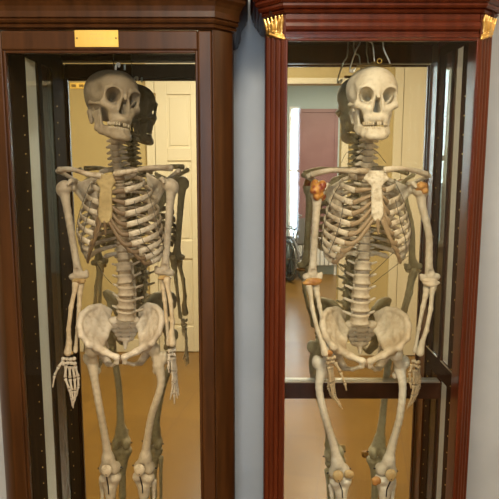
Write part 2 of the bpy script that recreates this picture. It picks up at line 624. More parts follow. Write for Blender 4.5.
    for q in (-1, 1):
        for i in range(10):
            e, nn, fl = ends[(q, i)]
            le = loc(e)
            if i < 7:
                f = (0.0, .30, .44, .58, .72, .85, .96)[i]
                tz = st[0].z - .010 + (st[2].z - st[0].z + .006) * f
                ty = st[0].y + (st[2].y - st[0].y) * f
                tx = st[0].x + (st[2].x - st[0].x) * f + q * (.020 if i == 0 else (.015 if i < 5 else .012))
                sag = (0, 0, .0, .006, .012, .020, .028)[i]
                tgt = V((tx, ty, tz))
            else:
                tgt = mids[(q, i - 1)]; sag = .010
            mid = (le + tgt) / 2 + V((q * sag * .25, -.004, -sag))
            mids[(q, i)] = le * .62 + tgt * .38 + V((0, -.002, -sag * .8))
            cp = catmull([le, mid, tgt], 5)
            dcol = 'cartilage'
            tube('rib_cartilage', [cw(*p) for p in cp], None, MAT[dcol], root, 8,
                 flat=[(fl[0] * .95 + (.0044 - fl[0] * .95) * k / 10, .0036) for k in range(len(cp))], normals=[nn * (1 - k / 10) - ey * (k / 10) * 8 for k in range(len(cp))])
    s = Solid()
    a, b, c, d = [np.array(cw(*p)) for p in st]
    X, Yv = np.array(ex), np.array(ey)
    mw, bw = P['st_w']
    d1 = a + (b - a) * .45
    s.tri(a + X * mw * .80, a - X * mw * .80, d1 + X * mw, .0045, .006); s.tri(a - X * mw * .80, d1 - X * mw, d1 + X * mw, .0045, .006)
    e1 = a + (b - a) * .92
    s.tri(d1 + X * mw, d1 - X * mw, e1 + X * bw * .62, .0045, .006); s.tri(d1 - X * mw, e1 - X * bw * .62, e1 + X * bw * .62, .0045, .006)
    ts = (.02, .25, .60, .84, 1.0); ws = (.84, .88, 1.0, .96, .52)
    for k in range(4):
        q0 = b + (c - b) * ts[k]; q1 = b + (c - b) * ts[k + 1]
        w0 = bw * ws[k] - .003; w1 = bw * ws[k + 1] - .003
        s.tri(q0 + X * w0, q0 - X * w0, q1 + X * w1, .0046, .001); s.tri(q0 - X * w0, q1 - X * w1, q1 + X * w1, .0046, .001)
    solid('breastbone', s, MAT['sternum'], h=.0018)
    s = Solid(); s.cap(c, d, .0062, .0030, .004)
    solid('breastbone_tip', s, MAT['cartilage'], h=.0016)

    # ---- shoulder girdle and arms
    for side, q in (('L', -1), ('R', 1)):
        A = P['arm' + side]
        ac = S(*A['acromion']); hd_ = S(*A['humerus'])
        cl = [S(*p) for p in A['clavicle']]
        cp = catmull(cl, 5)
        n = len(cp)
        tube('collarbone', cp, [.0066 + .0034 * abs(2 * k / (n - 1) - 1) for k in range(n)], MAT['rib'], root, 10)
        s = Solid()
        g = hd_ + V((-q * .022, .018, .004))                   # shoulder socket
        su = g + V((-q * .060, .050, .028)); inf = g + V((-q * .058, .054, -.112)); lat = g + V((-q * .010, .012, -.020))
        cen = (g + su + inf) / 3 + V((0, .006, 0))
        for t in ((g, su, cen), (su, inf, cen), (inf, lat, cen), (lat, g, cen)):
            s.tri(*t, .0026, .005)
        s.chain([su, inf], [.0036, .0046], .004); s.chain([inf, lat, g], [.0048, .0055, .0085], .005)
        s.ell(g, (.011, .013, .017), .006)
        sp = su * .62 + inf * .38
        s.chain([sp + V((0, .004, 0)), (sp * .4 + ac * .6) + V((0, .016, .0)), ac + V((0, .012, 0)), ac], [.0036, .0050, .0075, .0070], .006)
        co = g + V((-q * .004, -.030, .016))
        s.chain([g + V((-q * .012, -.004, .014)), co, co + V((q * .006, -.008, -.010))], [.0066, .0060, .0048], .005)
        solid('shoulder_blade', s, B, h=.0020)
        el = S(*A['elbow'])
        ax = (el - hd_).normalized()
        s = Solid()
        lat_ = V((q, 0, 0)); lat_ = (lat_ - ax * lat_.dot(ax)).normalized()
        s.ell(hd_ - lat_ * .004, (.0215, .0220, .0215), .004)
        s.ell(hd_ + lat_ * .010 + ax * .006, (.0135, .0170, .0190), .008)
        mid = hd_ * .5 + el * .5 + V(A.get('bow', (0, 0, 0)))
        hs = catmull([hd_ + ax * .012, hd_ + ax * .050, mid, el - ax * .045, el - ax * .022], 4)
        s.chain(hs, [float(np.interp(k, [0, 4, 8, 12, 16], [.0165, .0118, .0104, .0110, .0140])) for k in range(len(hs))], .003)
        s.cap(el - lat_ * .022 - ax * .006, el + lat_ * .020 - ax * .006, .0098, .0105, .010)
        s.cap(el - lat_ * .027 - ax * .018, el - lat_ * .020 - ax * .010, .0055, k=.008)
        s.ell(el - ax * .024 + V((0, -.012, 0)), (.010, .006, .009), .004, True)
        hum = solid('upper_arm_bone', s)
        for key, nm in (('radius', 'radius_bone'), ('ulna', 'ulna_bone')):
            a = S(*A[key][0]); b = S(*A[key][1])
            u = (b - a).normalized()
            bow = V((q * .006, 0, 0)) if key == 'radius' else V((0, .004, 0))
            m1 = a * .66 + b * .34 + bow; m2 = a * .33 + b * .67 + bow
            s = Solid()
            if key == 'radius':
                s.cap(a, a + u * .006, .0105, .0100, .003)
                s.chain([a + u * .004, a + u * .020, m1, m2, b - u * .030, b], [.0070, .0068, .0066, .0066, .0080, .0125], .006)
            else:
                s.chain([a - u * .016 + V((0, .012, 0)), a + u * .012], [.0110, .0110], .008)
                s.chain([a + u * .012, a + u * .035, m1, m2, b - u * .010, b], [.0105, .0078, .0066, .0056, .0056, .0075], .006)
            solid(nm, s, MAT['forearm'])
        wr = S(*A['wrist'])
        H = A['hand']
        axh = (S(*H['carpal'], A['wrist'][2]) - wr)
        cpos = S(*H['carpal'], A['wrist'][2])
        wd = H['width']
        R = Matrix.Translation(cpos) @ Matrix.Rotation(H['turn'], 4, 'Z') @ Matrix.Rotation(H.get('tilt', 0), 4, 'Y')
        hand = place('hand', GEN['carpal'], R @ Matrix.Diagonal((wd, 1.0, 1.0, 1)), MAT['hand'])
        for fi, (pl, dep) in enumerate(H['fingers']):
            pts = [S(p[0], p[1], A['wrist'][2] + d_) for p, d_ in zip(pl, dep)]
            for k in range(len(pts) - 1):
                a, b = pts[k], pts[k + 1]
                L = (b - a).length
                r = (.0046, .0040, .0034, .0029, .0026)[k]
                m_ = [(0, 1.25), (.10, 1.38), (.24, .95), (.5, .80), (.76, .92), (.90, 1.25), (1.0, 1.05)]
                if k == len(pts) - 2: m_ = [(0, 1.3), (.12, 1.4), (.35, .9), (.7, .7), (.9, .8), (1, .35)]
                tube('finger_bone', [a + (b - a) * (.04 + .92 * t) for t, _ in m_], [r * s_ for _, s_ in m_], MAT['hand'], hand, 8)

    # ---- pelvis
    px, py, pd = P['pelvis']
    Tp = Matrix.Translation(S(px, py, pd)) @ Matrix.Rotation(P['pelvis_rot'], 4, 'Z') @ Matrix.Rotation(P['pelvis_roll'], 4, 'Y') @ Matrix.Rotation(P['pelvis_tilt'], 4, 'X') @ Matrix.Diagonal((P['pelvis_w'], 1, P.get('pelvis_h', 1), 1))
    place('hip_bone', GEN['hipL'], Tp, MAT['pelvis']); place('hip_bone', GEN['hipR'], Tp, MAT['pelvis'])
    place('sacrum', GEN['sacrum'], Tp, MAT['pelvis'])
    tube('pubic_cartilage', [Tp @ V((0, -.071, -.036)), Tp @ V((0, -.067, -.062))], .0070, MAT['cartilage'], root, 10)

    # ---- legs
    for side, q in (('L', -1), ('R', 1)):
        G = P['leg' + side]
        hc = Tp @ V((q * .099, -.016, -.034)); tr = S(*G['troch']); kn = S(*G['knee'])
        mids_ = [S(*m) for m in G['shaft']]
        s = Solid()
        s.ell(hc, (.0215, .0215, .0215), .003)
        base = tr + V((-q * .016, -.004, -.016))
        s.cap(hc, base, .0135, .0165, .008)
        s.ell(tr + V((0, .004, -.004)), (.0165, .0200, .0220), .010)
        s.ell(base + V((-q * .012, .012, -.032)), (.009, .010, .012), .010)
        up = (mids_[-1] - kn).normalized()
        sh = catmull([base + V((0, 0, -.010))] + mids_ + [kn + up * .058], 4)
        nn = len(sh) - 1
        s.chain(sh, [.0115 + .0075 * max(0, 1 - k / nn * 4) ** 1.5 + .0045 * max(0, k / nn * 3 - 2) for k in range(nn + 1)], .003)
        lat = V((q, 0, 0)); lat = (lat - up * lat.dot(up)).normalized()
        s.cap(kn + up * .064, kn + up * .022 - lat * .015, .0150, .0175, .012)
        s.cap(kn + up * .064, kn + up * .022 + lat * .015, .0150, .0175, .012)
        for w_ in (-1, 1):
            s.ell(kn + lat * (w_ * .0190) + up * .016 + V((0, .012, 0)), (.0155, .0260, .0195), .008)
        s.ell(kn + up * .012 + V((0, .036, 0)), (.008, .020, .020), .006, True)
        s.ell(kn + up * .020 + V((0, -.024, 0)), (.0075, .009, .022), .008, True)
        fem = solid('thigh_bone', s, MAT['femur'])
        pa = S(*G['patella'])
        s = Solid(); s.ell(pa, (.0180, .0085, .0185), .004); s.ell(pa + V((0, 0, -.014)), (.009, .0065, .010), .008)
        solid('kneecap', s, MAT['patella'], h=.0016)
        an = S(*G['ankle']); an = V((an.x, an.y, P['ankle_z']))
        d = (an - kn).normalized()
        s = Solid()
        top = kn + d * .012
        for w_ in (-1, 1):
            s.ell(top + lat * (w_ * .0165), (.0175, .0235, .0125), .008)
            s.cap(top + lat * (w_ * .016) + d * .006, top + d * .060, .0170, .0130, .014)
        s.ell(top + d * .036 + V((0, -.016, 0)), (.0095, .0075, .014), .008)
        s.chain([top + d * .050, top * .5 + an * .5, an - d * .05, an - d * .008], [.0150, .0115, .0118, .0185], .010)
        s.cap(an - lat * .020 - d * .012, an - lat * .021 + d * .008, .0085, .0065, .008)
        tib = solid('shin_bone', s, MAT['femur'], h=.0025)
        f0 = top + lat * .031 + d * .022 + V((0, .014, 0)); f1 = an + lat * .026 + d * .012
        s = Solid(); s.chain([f0, f0 + d * .03, (f0 + f1) / 2, f1 - d * .03, f1], [.0105, .0062, .0055, .0060, .0090], .006)
        solid('calf_bone', s, MAT['femur'], h=.0025)
        # foot: heel, ankle bones, five rays
        fz = an + V((0, 0, -.012))
        R0 = Matrix.Rotation(P['foot_turn'] * q, 3, 'Z')
        fp = lambda x, y, z: tuple(fz + R0 @ V((x, y, z)))
        rm = np.array(R0)
        s = Solid()
        s.cap(fp(0, -.006, -.002), fp(0, .004, -.014), .018, .016, .006)
        s.cap(fp(0, .004, -.014), fp(0, .036, -.028), .015, .017, .008)
        s.cap(fp(0, -.006, -.008), fp(0, -.036, -.018), .016, .013, .008)
        s.ell(fp(0, -.040, -.018), (.024, .022, .014), .008, rot=rm)
        ft = solid('foot', s, MAT['femur'], h=.0025)
        for r_ in range(5):
            x = (r_ - 2) * .0115 * -q
            pts = [V(fp(x, -.058, -.022)), V(fp(x * 1.35, -.108 + abs(r_) * .005, -.038)), V(fp(x * 1.5, -.138 + r_ * .006, -.040))]
            tube('toe_bone', catmull(pts, 4), [.0062, .0055, .0046, .0045, .0062, .0052, .0040, .0040, .0042], MAT['femur'], ft, 8)
        tube('knee_strap', [pa + V((0, -.008, -.010)), top + d * .020 + V((0, -.0265, 0)), top + d * .046 + V((0, -.0240, 0))], [.0022, .0022, .0022], MAT['black'], root, 6)
        for w_ in (-1, 1):
            tube('knee_screw', [kn + lat * (w_ * .031) + up * .018 + V((0, .010, 0)), kn + lat * (w_ * .041) + up * .018 + V((0, .010, 0))], [.0022, .0028], MAT['black'], root, 6)
    # ---- wires under the ribs, suspension rod in the neck
    for pl in P['wires']:
        tube('wire', catmull([S(*p) for p in pl], 6), .0009, MAT['wire'], root, 6)
    tube('neck_rod', [S(hx, hy, hd) + V((0, .010, -.05)), vp[0] + V((0, .006, .0)), vp[3] + V((0, .012, 0))], .0035, MAT['wire'], root, 8)
    return root, S
# ------------------------------------------------------------------ materials
def wood_mat(name, c1, c2, rough, coat):
    return mat(name, c1, rough, 0, (c2, 6.0, (7, 7, .55), .30, .72), 0 if 'dark' in name else .04, coat)


M = {}
M['walnut'] = wood_mat('walnut', (.026, .0088, .0022), (.056, .0195, .0050), .36, .0)
M['walnut'].node_tree.nodes['Principled BSDF'].inputs['Specular IOR Level'].default_value = .24
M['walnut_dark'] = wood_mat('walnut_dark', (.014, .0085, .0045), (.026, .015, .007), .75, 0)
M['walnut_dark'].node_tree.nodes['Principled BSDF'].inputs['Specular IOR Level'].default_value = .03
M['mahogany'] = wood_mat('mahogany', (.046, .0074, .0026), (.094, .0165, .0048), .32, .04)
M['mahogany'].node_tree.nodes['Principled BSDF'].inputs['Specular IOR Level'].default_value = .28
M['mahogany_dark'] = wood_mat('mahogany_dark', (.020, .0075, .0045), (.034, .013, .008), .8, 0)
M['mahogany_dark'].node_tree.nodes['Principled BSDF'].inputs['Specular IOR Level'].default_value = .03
M['gold'] = mat('gilt', (.86, .58, .20), .30, .9, ((.45, .25, .06), 40, (1, 1, 1), .35, .75), .2)
M['brass'] = mat('brass', (.80, .56, .16), .34, .75, ((.74, .49, .11), 9, (3, 1, 1), .3, .7))
M['brass_dark'] = mat('brass_dark', (.30, .20, .07), .5, .6)
M['etch'] = mat('engraving', (.62, .44, .16), .6, .5)
M['mirror'] = mat('mirror', (.77, .77, .67), 0.0, 1.0)
M['glass'] = glass_mat('pane_glass', (.98, .98, .97), 1.30)
M['glass_clear'] = glass_mat('front_glass', (.98, .98, .97), 1.42)
M['glass_side'] = glass_mat('side_glass', (.95, .96, .93), 1.25)
M['black'] = mat('black', (.012, .011, .010), .5)
M['wire'] = mat('wire', (.10, .085, .06), .45, .7)
M['steel'] = mat('steel', (.55, .54, .50), .3, .9)
M['whitecer'] = mat('white_hook', (.85, .84, .80), .3)
M['wall'] = mat('wall_paint', (.375, .41, .45), .85, 0, ((.41, .445, .485), 5, (1, 1, 1), .4, .6), .05)
M['cream_wall'] = mat('cream_wall', (.62, .51, .27), .85, 0, ((.58, .475, .25), 3, (1, 1, 1), .4, .6))
M['blue_wall'] = mat('blue_wall', (.42, .50, .52), .85)
M['cream'] = mat('cream_paint', (.86, .80, .64), .45)
M['ceil'] = mat('ceiling_paint', (.82, .80, .74), .9)
M['red'] = mat('red_wood', (.21, .105, .115), .5, 0, ((.26, .14, .15), 4, (1, 1, 1), .3, .7))
M['chair'] = mat('chair_metal', (.35, .36, .38), .35, .8)
M['tyre'] = mat('tyre', (.16, .16, .17), .6)
M['white'] = mat('white_paint', (.80, .80, .80), .5)
M['day'] = emit('daylight', (.66, .82, 1.0), 2.2)
M['lamp'] = emit('lamp_glow', (1.0, .86, .62), 6.0)


def floor_mat():
    m = mat('floor_tiles', (.5, .27, .07), .30)
    nt = m.node_tree; b = nt.nodes['Principled BSDF']
    tc = nt.nodes.new('ShaderNodeTexCoord'); br = nt.nodes.new('ShaderNodeTexBrick')
    mp = nt.nodes.new('ShaderNodeMapping'); mp.inputs['Rotation'].default_value = (0, 0, math.radians(-10))
    br.inputs['Color1'].default_value = (.28, .145, .028, 1); br.inputs['Color2'].default_value = (.24, .122, .022, 1)
    br.inputs['Mortar'].default_value = (.22, .11, .03, 1)
    br.inputs['Scale'].default_value = 1.0; br.inputs['Brick Width'].default_value = .45; br.inputs['Row Height'].default_value = .45
    br.inputs['Mortar Size'].default_value = .004; br.offset = 0.0
    nz = nt.nodes.new('ShaderNodeTexNoise'); nz.inputs['Scale'].default_value = 4
    mx = nt.nodes.new('ShaderNodeMixRGB'); mx.blend_type = 'MULTIPLY'; mx.inputs[0].default_value = .35
    L = nt.links.new
    L(tc.outputs['Object'], mp.inputs[0]); L(mp.outputs[0], br.inputs['Vector']); L(tc.outputs['Object'], nz.inputs['Vector'])
    L(br.outputs['Color'], mx.inputs[1]); L(nz.outputs['Fac'], mx.inputs[2]); L(mx.outputs[0], b.inputs['Base Color'])
    return m


M['floor'] = floor_mat()


def struct(name, lst, mt, bev=0.0):
    o = boxes(name, lst, mt, None, bev); o['kind'] = 'structure'; return o


# ------------------------------------------------------------------ the room
CEIL = 2.75
YR = -1.0
WB = 2.0
struct('floor', [((-2.6, -4.9, -.10), (3.2, 2.2, 0))], M['floor'])
struct('ceiling', [((-2.6, -4.9, CEIL), (3.2, 2.2, CEIL + .1))], M['ceil'])
struct('wall_back', [((-2.6, WB, 0), (3.2, WB + .1, CEIL))], M['wall'])
struct('wall_left', [((-2.6, -1.1, 0), (-2.5, WB, CEIL))], M['cream_wall'])
struct('wall_right', [((2.5, -1.1, 0), (2.6, WB, CEIL))], M['cream_wall'])
OX0, OX1, OZ = .16, .725, 2.19
WX0, WX1, WZ0, WZ1 = -.30, .06, .95, 2.30
struct('wall_rear', [((-2.5, YR - .1, 0), (WX0, YR, CEIL)), ((WX0, YR - .1, 0), (WX1, YR, WZ0)), ((WX0, YR - .1, WZ1), (WX1, YR, CEIL)),
                     ((WX1, YR - .1, 0), (OX0, YR, CEIL)), ((OX0, YR - .1, OZ), (OX1, YR, CEIL)),
                     ((OX1, YR - .1, 0), (2.5, YR, CEIL))], M['cream_wall'])
struct('trim_1', [((OX0 - .05, YR, 0), (OX0, YR + .02, OZ)), ((OX1, YR, 0), (OX1 + .055, YR + .02, OZ)), ((OX0 - .05, YR, OZ), (OX1 + .055, YR + .02, OZ + .045))], M['cream'], .004)
struct('baseboard_rear', [((-1.95, YR, 0), (-.93, YR + .015, .11)), ((-.33, YR, 0), (OX0 - .05, YR + .015, .11)), ((OX1 + .055, YR, 0), (1.10, YR + .015, .11))], M['cream'], .003)
w2 = struct('window_2', [((WX0 - .04, YR, WZ0 - .04), (WX0, YR + .02, WZ1 + .04)), ((WX1, YR, WZ0 - .04), (WX1 + .04, YR + .02, WZ1 + .04)),
                         ((WX0, YR, WZ1), (WX1, YR + .02, WZ1 + .04)), ((WX0, YR, WZ0 - .04), (WX1, YR + .03, WZ0)),
                         ((WX0, YR - .05, 1.60), (WX1, YR - .02, 1.64))], M['cream'], .003)
g2 = boxes('window_pane', [((WX0, YR - .075, WZ0), (WX1, YR - .06, WZ1))], M['day'], w2)
# far room through the opening
FY = -4.6
FX0, FX1, FZ0, FZ1 = .575, .660, .56, 2.30
struct('wall_far', [((-1.5, FY - .1, 0), (FX0, FY, CEIL)), ((FX1, FY - .1, 0), (3.2, FY, CEIL)), ((FX0, FY - .1, 0), (FX1, FY, FZ0)), ((FX0, FY - .1, FZ1), (FX1, FY, CEIL))], M['blue_wall'])
struct('wall_far_left', [((-1.5, FY, 0), (-1.4, YR - .1, CEIL))], M['blue_wall'])
struct('wall_far_right', [((3.1, FY, 0), (3.2, YR - .1, CEIL))], M['blue_wall'])
w1 = struct('window_1', [((FX0 - .03, FY, FZ0 - .03), (FX0, FY + .02, FZ1 + .03)), ((FX1, FY, FZ0 - .03), (FX1 + .012, FY + .02, FZ1 + .03)),
                         ((FX0, FY, FZ1), (FX1, FY + .02, FZ1 + .03)), ((FX0, FY, FZ0 - .03), (FX1, FY + .03, FZ0)), ((FX0, FY - .04, 1.45), (FX1, FY - .01, 1.48))], M['white'], .003)
boxes('window_pane', [((FX0, FY - .075, FZ0), (FX1, FY - .06, FZ1))], M['day'], w1)


def panel_door(name, x0, x1, z1, hinge):
    o = struct(name, [((x0, YR, 0.005), (x1, YR + .012, z1))], M['cream'], .002)
    w = x1 - x0
    fr = [((x0, YR + .012, 0.005), (x0 + .10 * w / .4, YR + .024, z1)), ((x1 - .10 * w / .4, YR + .012, 0.005), (x1, YR + .024, z1))]
    zs = [.005, .22, .80, .95, 1.60, 1.70, 2.12, z1]
    for k in range(0, 8, 2): fr.append(((x0 + .10 * w / .4, YR + .012, zs[k]), (x1 - .10 * w / .4, YR + .024, zs[k + 1] if k < 6 else z1)))
    boxes('door_frame', fr, M['cream'], o, .003)
    for k in range(3):
        boxes('door_panel', [((x0 + .10 * w / .4 + .02, YR + .012, zs[1 + 2 * k] + .02), (x1 - .10 * w / .4 - .02, YR + .018, zs[2 + 2 * k] - .02))], M['cream'], o, .004)
    c = .07
    boxes('door_casing', [((x0 - c, YR, .005), (x0 - .004, YR + .03, z1 + c)), ((x1 + .004, YR, .005), (x1 + c, YR + .03, z1 + c)), ((x0 - .004, YR, z1 + .004), (x1 + .004, YR + .03, z1 + c))], M['cream'], o, .004)
    for z in (.35, 2.02):
        boxes('hinge', [((hinge - .008, YR + .024, z), (hinge + .008, YR + .034, z + .11))], M['brass_dark'], o, .002)
    return o


panel_door('door_1', -.755, -.375, 2.36, -.752)
panel_door('door_2', 1.20, 1.92, 2.36, 1.915)

wp = boxes('wall_plate', [((-1.425, YR, 2.165), (-1.305, YR + .008, 2.212))], M['brass'], None, .002)
tag(wp, 'small yellow plate high on the cream wall, seen in the left mirror', 'plate')
for x in (-1.395, -1.335):
    boxes('slot', [((x - .018, YR + .008, 2.178), (x + .018, YR + .010, 2.199))], M['brass_dark'], wp)
pn = empty('wall_panel', (.945, FY, .56), 'tall reddish brown wooden panel on the far wall, seen in the right mirror', 'panel')
boxes('board', [((.675, FY, .56), (1.215, FY + .02, 2.30))], M['red'], pn, .003)
boxes('frame', [((.675, FY + .02, .56), (.72, FY + .035, 2.30)), ((1.17, FY + .02, .56), (1.215, FY + .035, 2.30)), ((.72, FY + .02, 2.25), (1.17, FY + .035, 2.30)), ((.72, FY + .02, .56), (1.17, FY + .035, .62))], M['red'], pn, .003)
rd = empty('radiator', (.95, FY, .12), 'low white radiator under the red panel, seen in the right mirror', 'radiator')
boxes('rib_panel', [((.62 + k * .062, FY + .02, .14), (.675 + k * .062, FY + .10, .52)) for k in range(10)], M['white'], rd, .01)
boxes('top_cover', [((.60, FY + .005, .52), (1.26, FY + .12, .54))], M['white'], rd, .004)
for x in (.66, 1.19): boxes('foot', [((x, FY + .04, .0), (x + .03, FY + .08, .14))], M['white'], rd)


def ring(bm, c, R, r, axis, n=40, m=8):
    z = V(axis).normalized(); x = z.orthogonal().normalized(); y = z.cross(x)
    vs = []
    for i in range(n):
        a = math.tau * i / n; d = x * math.cos(a) + y * math.sin(a)
        vs.append([bm.verts.new(V(c) + d * (R + r * math.cos(math.tau * j / m)) + z * (r * math.sin(math.tau * j / m))) for j in range(m)])
    for i in range(n):
        for j in range(m):
            bm.faces.new((vs[i][j], vs[i][(j + 1) % m], vs[(i + 1) % n][(j + 1) % m], vs[(i + 1) % n][j]))


wc0 = V((.625, -4.15, 0))
wc = empty('wheelchair', wc0, 'folded grey wheelchair by the far window, seen in the right mirror', 'wheelchair')
wa = V((math.cos(math.radians(22)), -math.sin(math.radians(22)), 0))         # axle direction
wf = V((wa.y, -wa.x, 0))
for s_ in (-1, 1):
    c = wc0 + wa * (s_ * .10) + V((0, 0, .305))
    bm = bmesh.new(); ring(bm, c, .285, .019, wa)
    wh = put('wheel', mesh_bm('wheel', bm, True), M['tyre'], wc)
    bm = bmesh.new(); ring(bm, c + wa * (s_ * .03), .255, .008, wa)
    put('hand_rim', mesh_bm('hand_rim', bm, True), M['chair'], wh)
    bm = bmesh.new(); x_ = wf; y_ = V((0, 0, 1))
    for k in range(12):
        d = x_ * math.cos(k * math.tau / 12) + y_ * math.sin(k * math.tau / 12)
        tube_bm(bm, [c, c + d * .28], .003, 5)
    tube_bm(bm, [c - wa * .03, c + wa * .03], .022, 10)
    put('spokes', mesh_bm('spokes', bm, True), M['chair'], wh)
    cc = wc0 + wa * (s_ * .09) + wf * .40 + V((0, 0, .085))
    bm = bmesh.new(); ring(bm, cc, .07, .014, wa, 24); tube_bm(bm, [cc - wa * .02, cc + wa * .02], .012, 8)
    put('caster', mesh_bm('caster', bm, True), M['tyre'], wc)
    p = lambda f, z: wc0 + wa * (s_ * .07) + wf * f + V((0, 0, z))
    bm = bmesh.new()
    for pl in ([p(-.28, .90), p(-.20, .90), p(-.17, .80), p(-.15, .45), p(-.13, .30)], [p(-.15, .50), p(.32, .50), p(.44, .40), p(.52, .12)], [p(-.13, .30), p(.30, .28), p(.40, .10)], [p(-.16, .70), p(.15, .70), p(.22, .64), p(.24, .50)], [p(.32, .50), p(.30, .28)]):
        tube_bm(bm, pl, .012, 8)
    put('side_frame', mesh_bm('side_frame', bm, True), M['chair'], wc)
    boxes('armrest', [((p(-.0, .70) - V((.03, .13, -.01))), (p(.0, .70) + V((.03, .13, .035))))], M['tyre'], wc, .01)
    boxes('footrest', [((p(.56, .10) - V((.05, .06, .0))), (p(.56, .10) + V((.05, .06, .015))))], M['tyre'], wc, .004)
bm = bmesh.new()
for a, b in (((-.15, .52), (.30, .52)),):
    q = [wc0 + wa * x + wf * f + V((0, 0, z)) for x, f, z in ((-.07, -.15, .52), (.07, -.15, .52), (.07, .30, .52), (-.07, .30, .52), (-.07, -.15, .50), (.07, -.15, .50), (.07, .30, .50), (-.07, .30, .50), (0, .07, .44))]
    vs = [bm.verts.new(v) for v in q[:8]]
    for f in ((0, 1, 2, 3), (7, 6, 5, 4), (0, 4, 5, 1), (1, 5, 6, 2), (2, 6, 7, 3), (3, 7, 4, 0)): bm.faces.new([vs[i] for i in f])
put('seat', mesh_bm('seat', bm), M['tyre'], wc)
bm = bmesh.new()
q = [wc0 + wa * x + wf * f + V((0, 0, z)) for x, f, z in ((-.07, -.15, .52), (.07, -.15, .52), (.07, -.18, .86), (-.07, -.18, .86))]
vs = [bm.verts.new(v) for v in q] + [bm.verts.new(v - wf * .012) for v in q]
for f in ((0, 1, 2, 3), (7, 6, 5, 4), (0, 4, 5, 1), (1, 5, 6, 2), (2, 6, 7, 3), (3, 7, 4, 0)): bm.faces.new([vs[i] for i in f])
put('backrest', mesh_bm('backrest', bm), M['tyre'], wc)

# ------------------------------------------------------------------ left cabinet
FYL = 1.68
X0, X1, CH = -.755, -.047, .053
MIR = 1.955
GX0, GX1 = -.655, -.146
cab = empty('display_cabinet', ((X0 + X1) / 2, 1.82, 0), 'dark brown wooden display cabinet with brass nameplate, around the left skeleton', 'cabinet', 'skeleton display cabinets')
WN, WD = M['walnut'], M['walnut_dark']
plan = [(X0, 1.975), (X0, FYL + CH), (X0 + CH, FYL), (X1 - CH, FYL), (X1, FYL + CH), (X1, 1.975)]
# the path runs with the outside on its right-hand side
moulding('cornice', plan, [(-.05, 1.947), (.002, 1.947), (.004, 1.950), (.010, 1.952), (.012, 1.957), (.008, 1.961), (.014, 1.964), (.017, 1.969), (.014, 1.974), (.019, 1.977), (.019, 1.992), (.023, 2.004), (.029, 2.014), (.034, 2.020), (.036, 2.022), (.036, 2.030), (.041, 2.034), (.042, 2.060), (.042, 2.11), (-.05, 2.11)], WN, cab)
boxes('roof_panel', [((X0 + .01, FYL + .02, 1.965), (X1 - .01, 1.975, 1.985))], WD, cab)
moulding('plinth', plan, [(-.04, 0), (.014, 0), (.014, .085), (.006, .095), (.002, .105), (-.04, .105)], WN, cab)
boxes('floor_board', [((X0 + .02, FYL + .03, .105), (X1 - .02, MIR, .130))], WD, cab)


def canted(name, xa, xb, ya, z0, z1, mt, parent, sgn, flutes=0):
    """corner post with a canted outer face between (xa, ya+CH) at the side and (xb, ya) at the front; sgn = -1 for a left corner"""
    p0 = V((xa, ya + CH, 0)); p1 = V((xb, ya, 0))
    t = (p1 - p0).normalized(); L = (p1 - p0).length
    nrm = V((sgn * 1, -1, 0)).normalized()
    out = []
    N = 40
    for i in range(N + 1):
        u = i / N
        if flutes:
            off = .0035 + .0040 * abs(math.sin(math.pi * flutes * u)) - .0035
            if u < .02 or u > .98: off = 0
        else:
            off = .006 * math.sin(math.pi * u) ** .6
        out.append(p0 + t * (L * u) + nrm * off)
    out += [V((xb, ya + CH * .5, 0)), V((xb, ya + CH * 1.6, 0)), V((xa, ya + CH * 1.6, 0))]
    bm = bmesh.new()
    lo = [bm.verts.new(v + V((0, 0, z0))) for v in out]; hi = [bm.verts.new(v + V((0, 0, z1))) for v in out]
    k = len(out)
    for i in range(k): bm.faces.new((lo[i], lo[(i + 1) % k], hi[(i + 1) % k], hi[i]))
    bm.faces.new(lo); bm.faces.new(hi)
    return put(name, mesh_bm(name, bm), mt, parent)


canted('corner_post', X0, X0 + CH, FYL, .105, 1.947, WN, cab, -1)
canted('corner_post', X1, X1 - CH, FYL, .105, 1.947, WN, cab, 1)


def side(parent, xin, xout, fy, slit0, slit1, my, zt, zb, mt, gmat, bar=None, holes=True):
    """a side wall: wide front post, glass slot, thin back post"""
    a, b = min(xin, xout), max(xin, xout)
    lst = [((a, fy + CH * 1.6 + .001, .105), (b, slit0, 1.965)), ((a, slit1, .105), (b, my + .018, 1.965)), ((a, slit0, zt), (b, slit1, 1.965)), ((a, slit0, .105), (b, slit1, zb))]
    if bar: lst.append(((a, slit0, bar[0]), (b, slit1, bar[1])))
    s_ = boxes('side_wall', lst, mt, parent)
    m = (a + b) / 2
    boxes('side_glass', [((m - .0015, slit0 - .004, zb - .004), (m + .0015, slit1 + .004, zt + .004))], gmat, s_)
    # inner lining of the front corner
    boxes('side_lining', [((a, fy + .030, .131), (b, fy + CH * 1.6 + .001, 1.964))], mt, s_)
    if holes:
        d = 1 if xin > xout else -1
        for k in range(28):
            z = .30 + k * .055
            tube('shelf_pin', [V((xin - d * .001, slit0 - .035, z)), V((xin + d * .001, slit0 - .035, z))], .0020, M['brass'], s_, 8)
    return s_


IL, IR = GX0 - .007, GX1 + .007
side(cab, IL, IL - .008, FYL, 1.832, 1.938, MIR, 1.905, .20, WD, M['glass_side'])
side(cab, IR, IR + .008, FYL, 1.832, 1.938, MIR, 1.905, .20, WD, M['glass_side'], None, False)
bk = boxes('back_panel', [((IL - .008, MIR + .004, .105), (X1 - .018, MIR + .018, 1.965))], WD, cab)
boxes('mirror', [((IL - .002, MIR, .131), (IR + .002, MIR + .004, 1.964))], M['mirror'], bk)
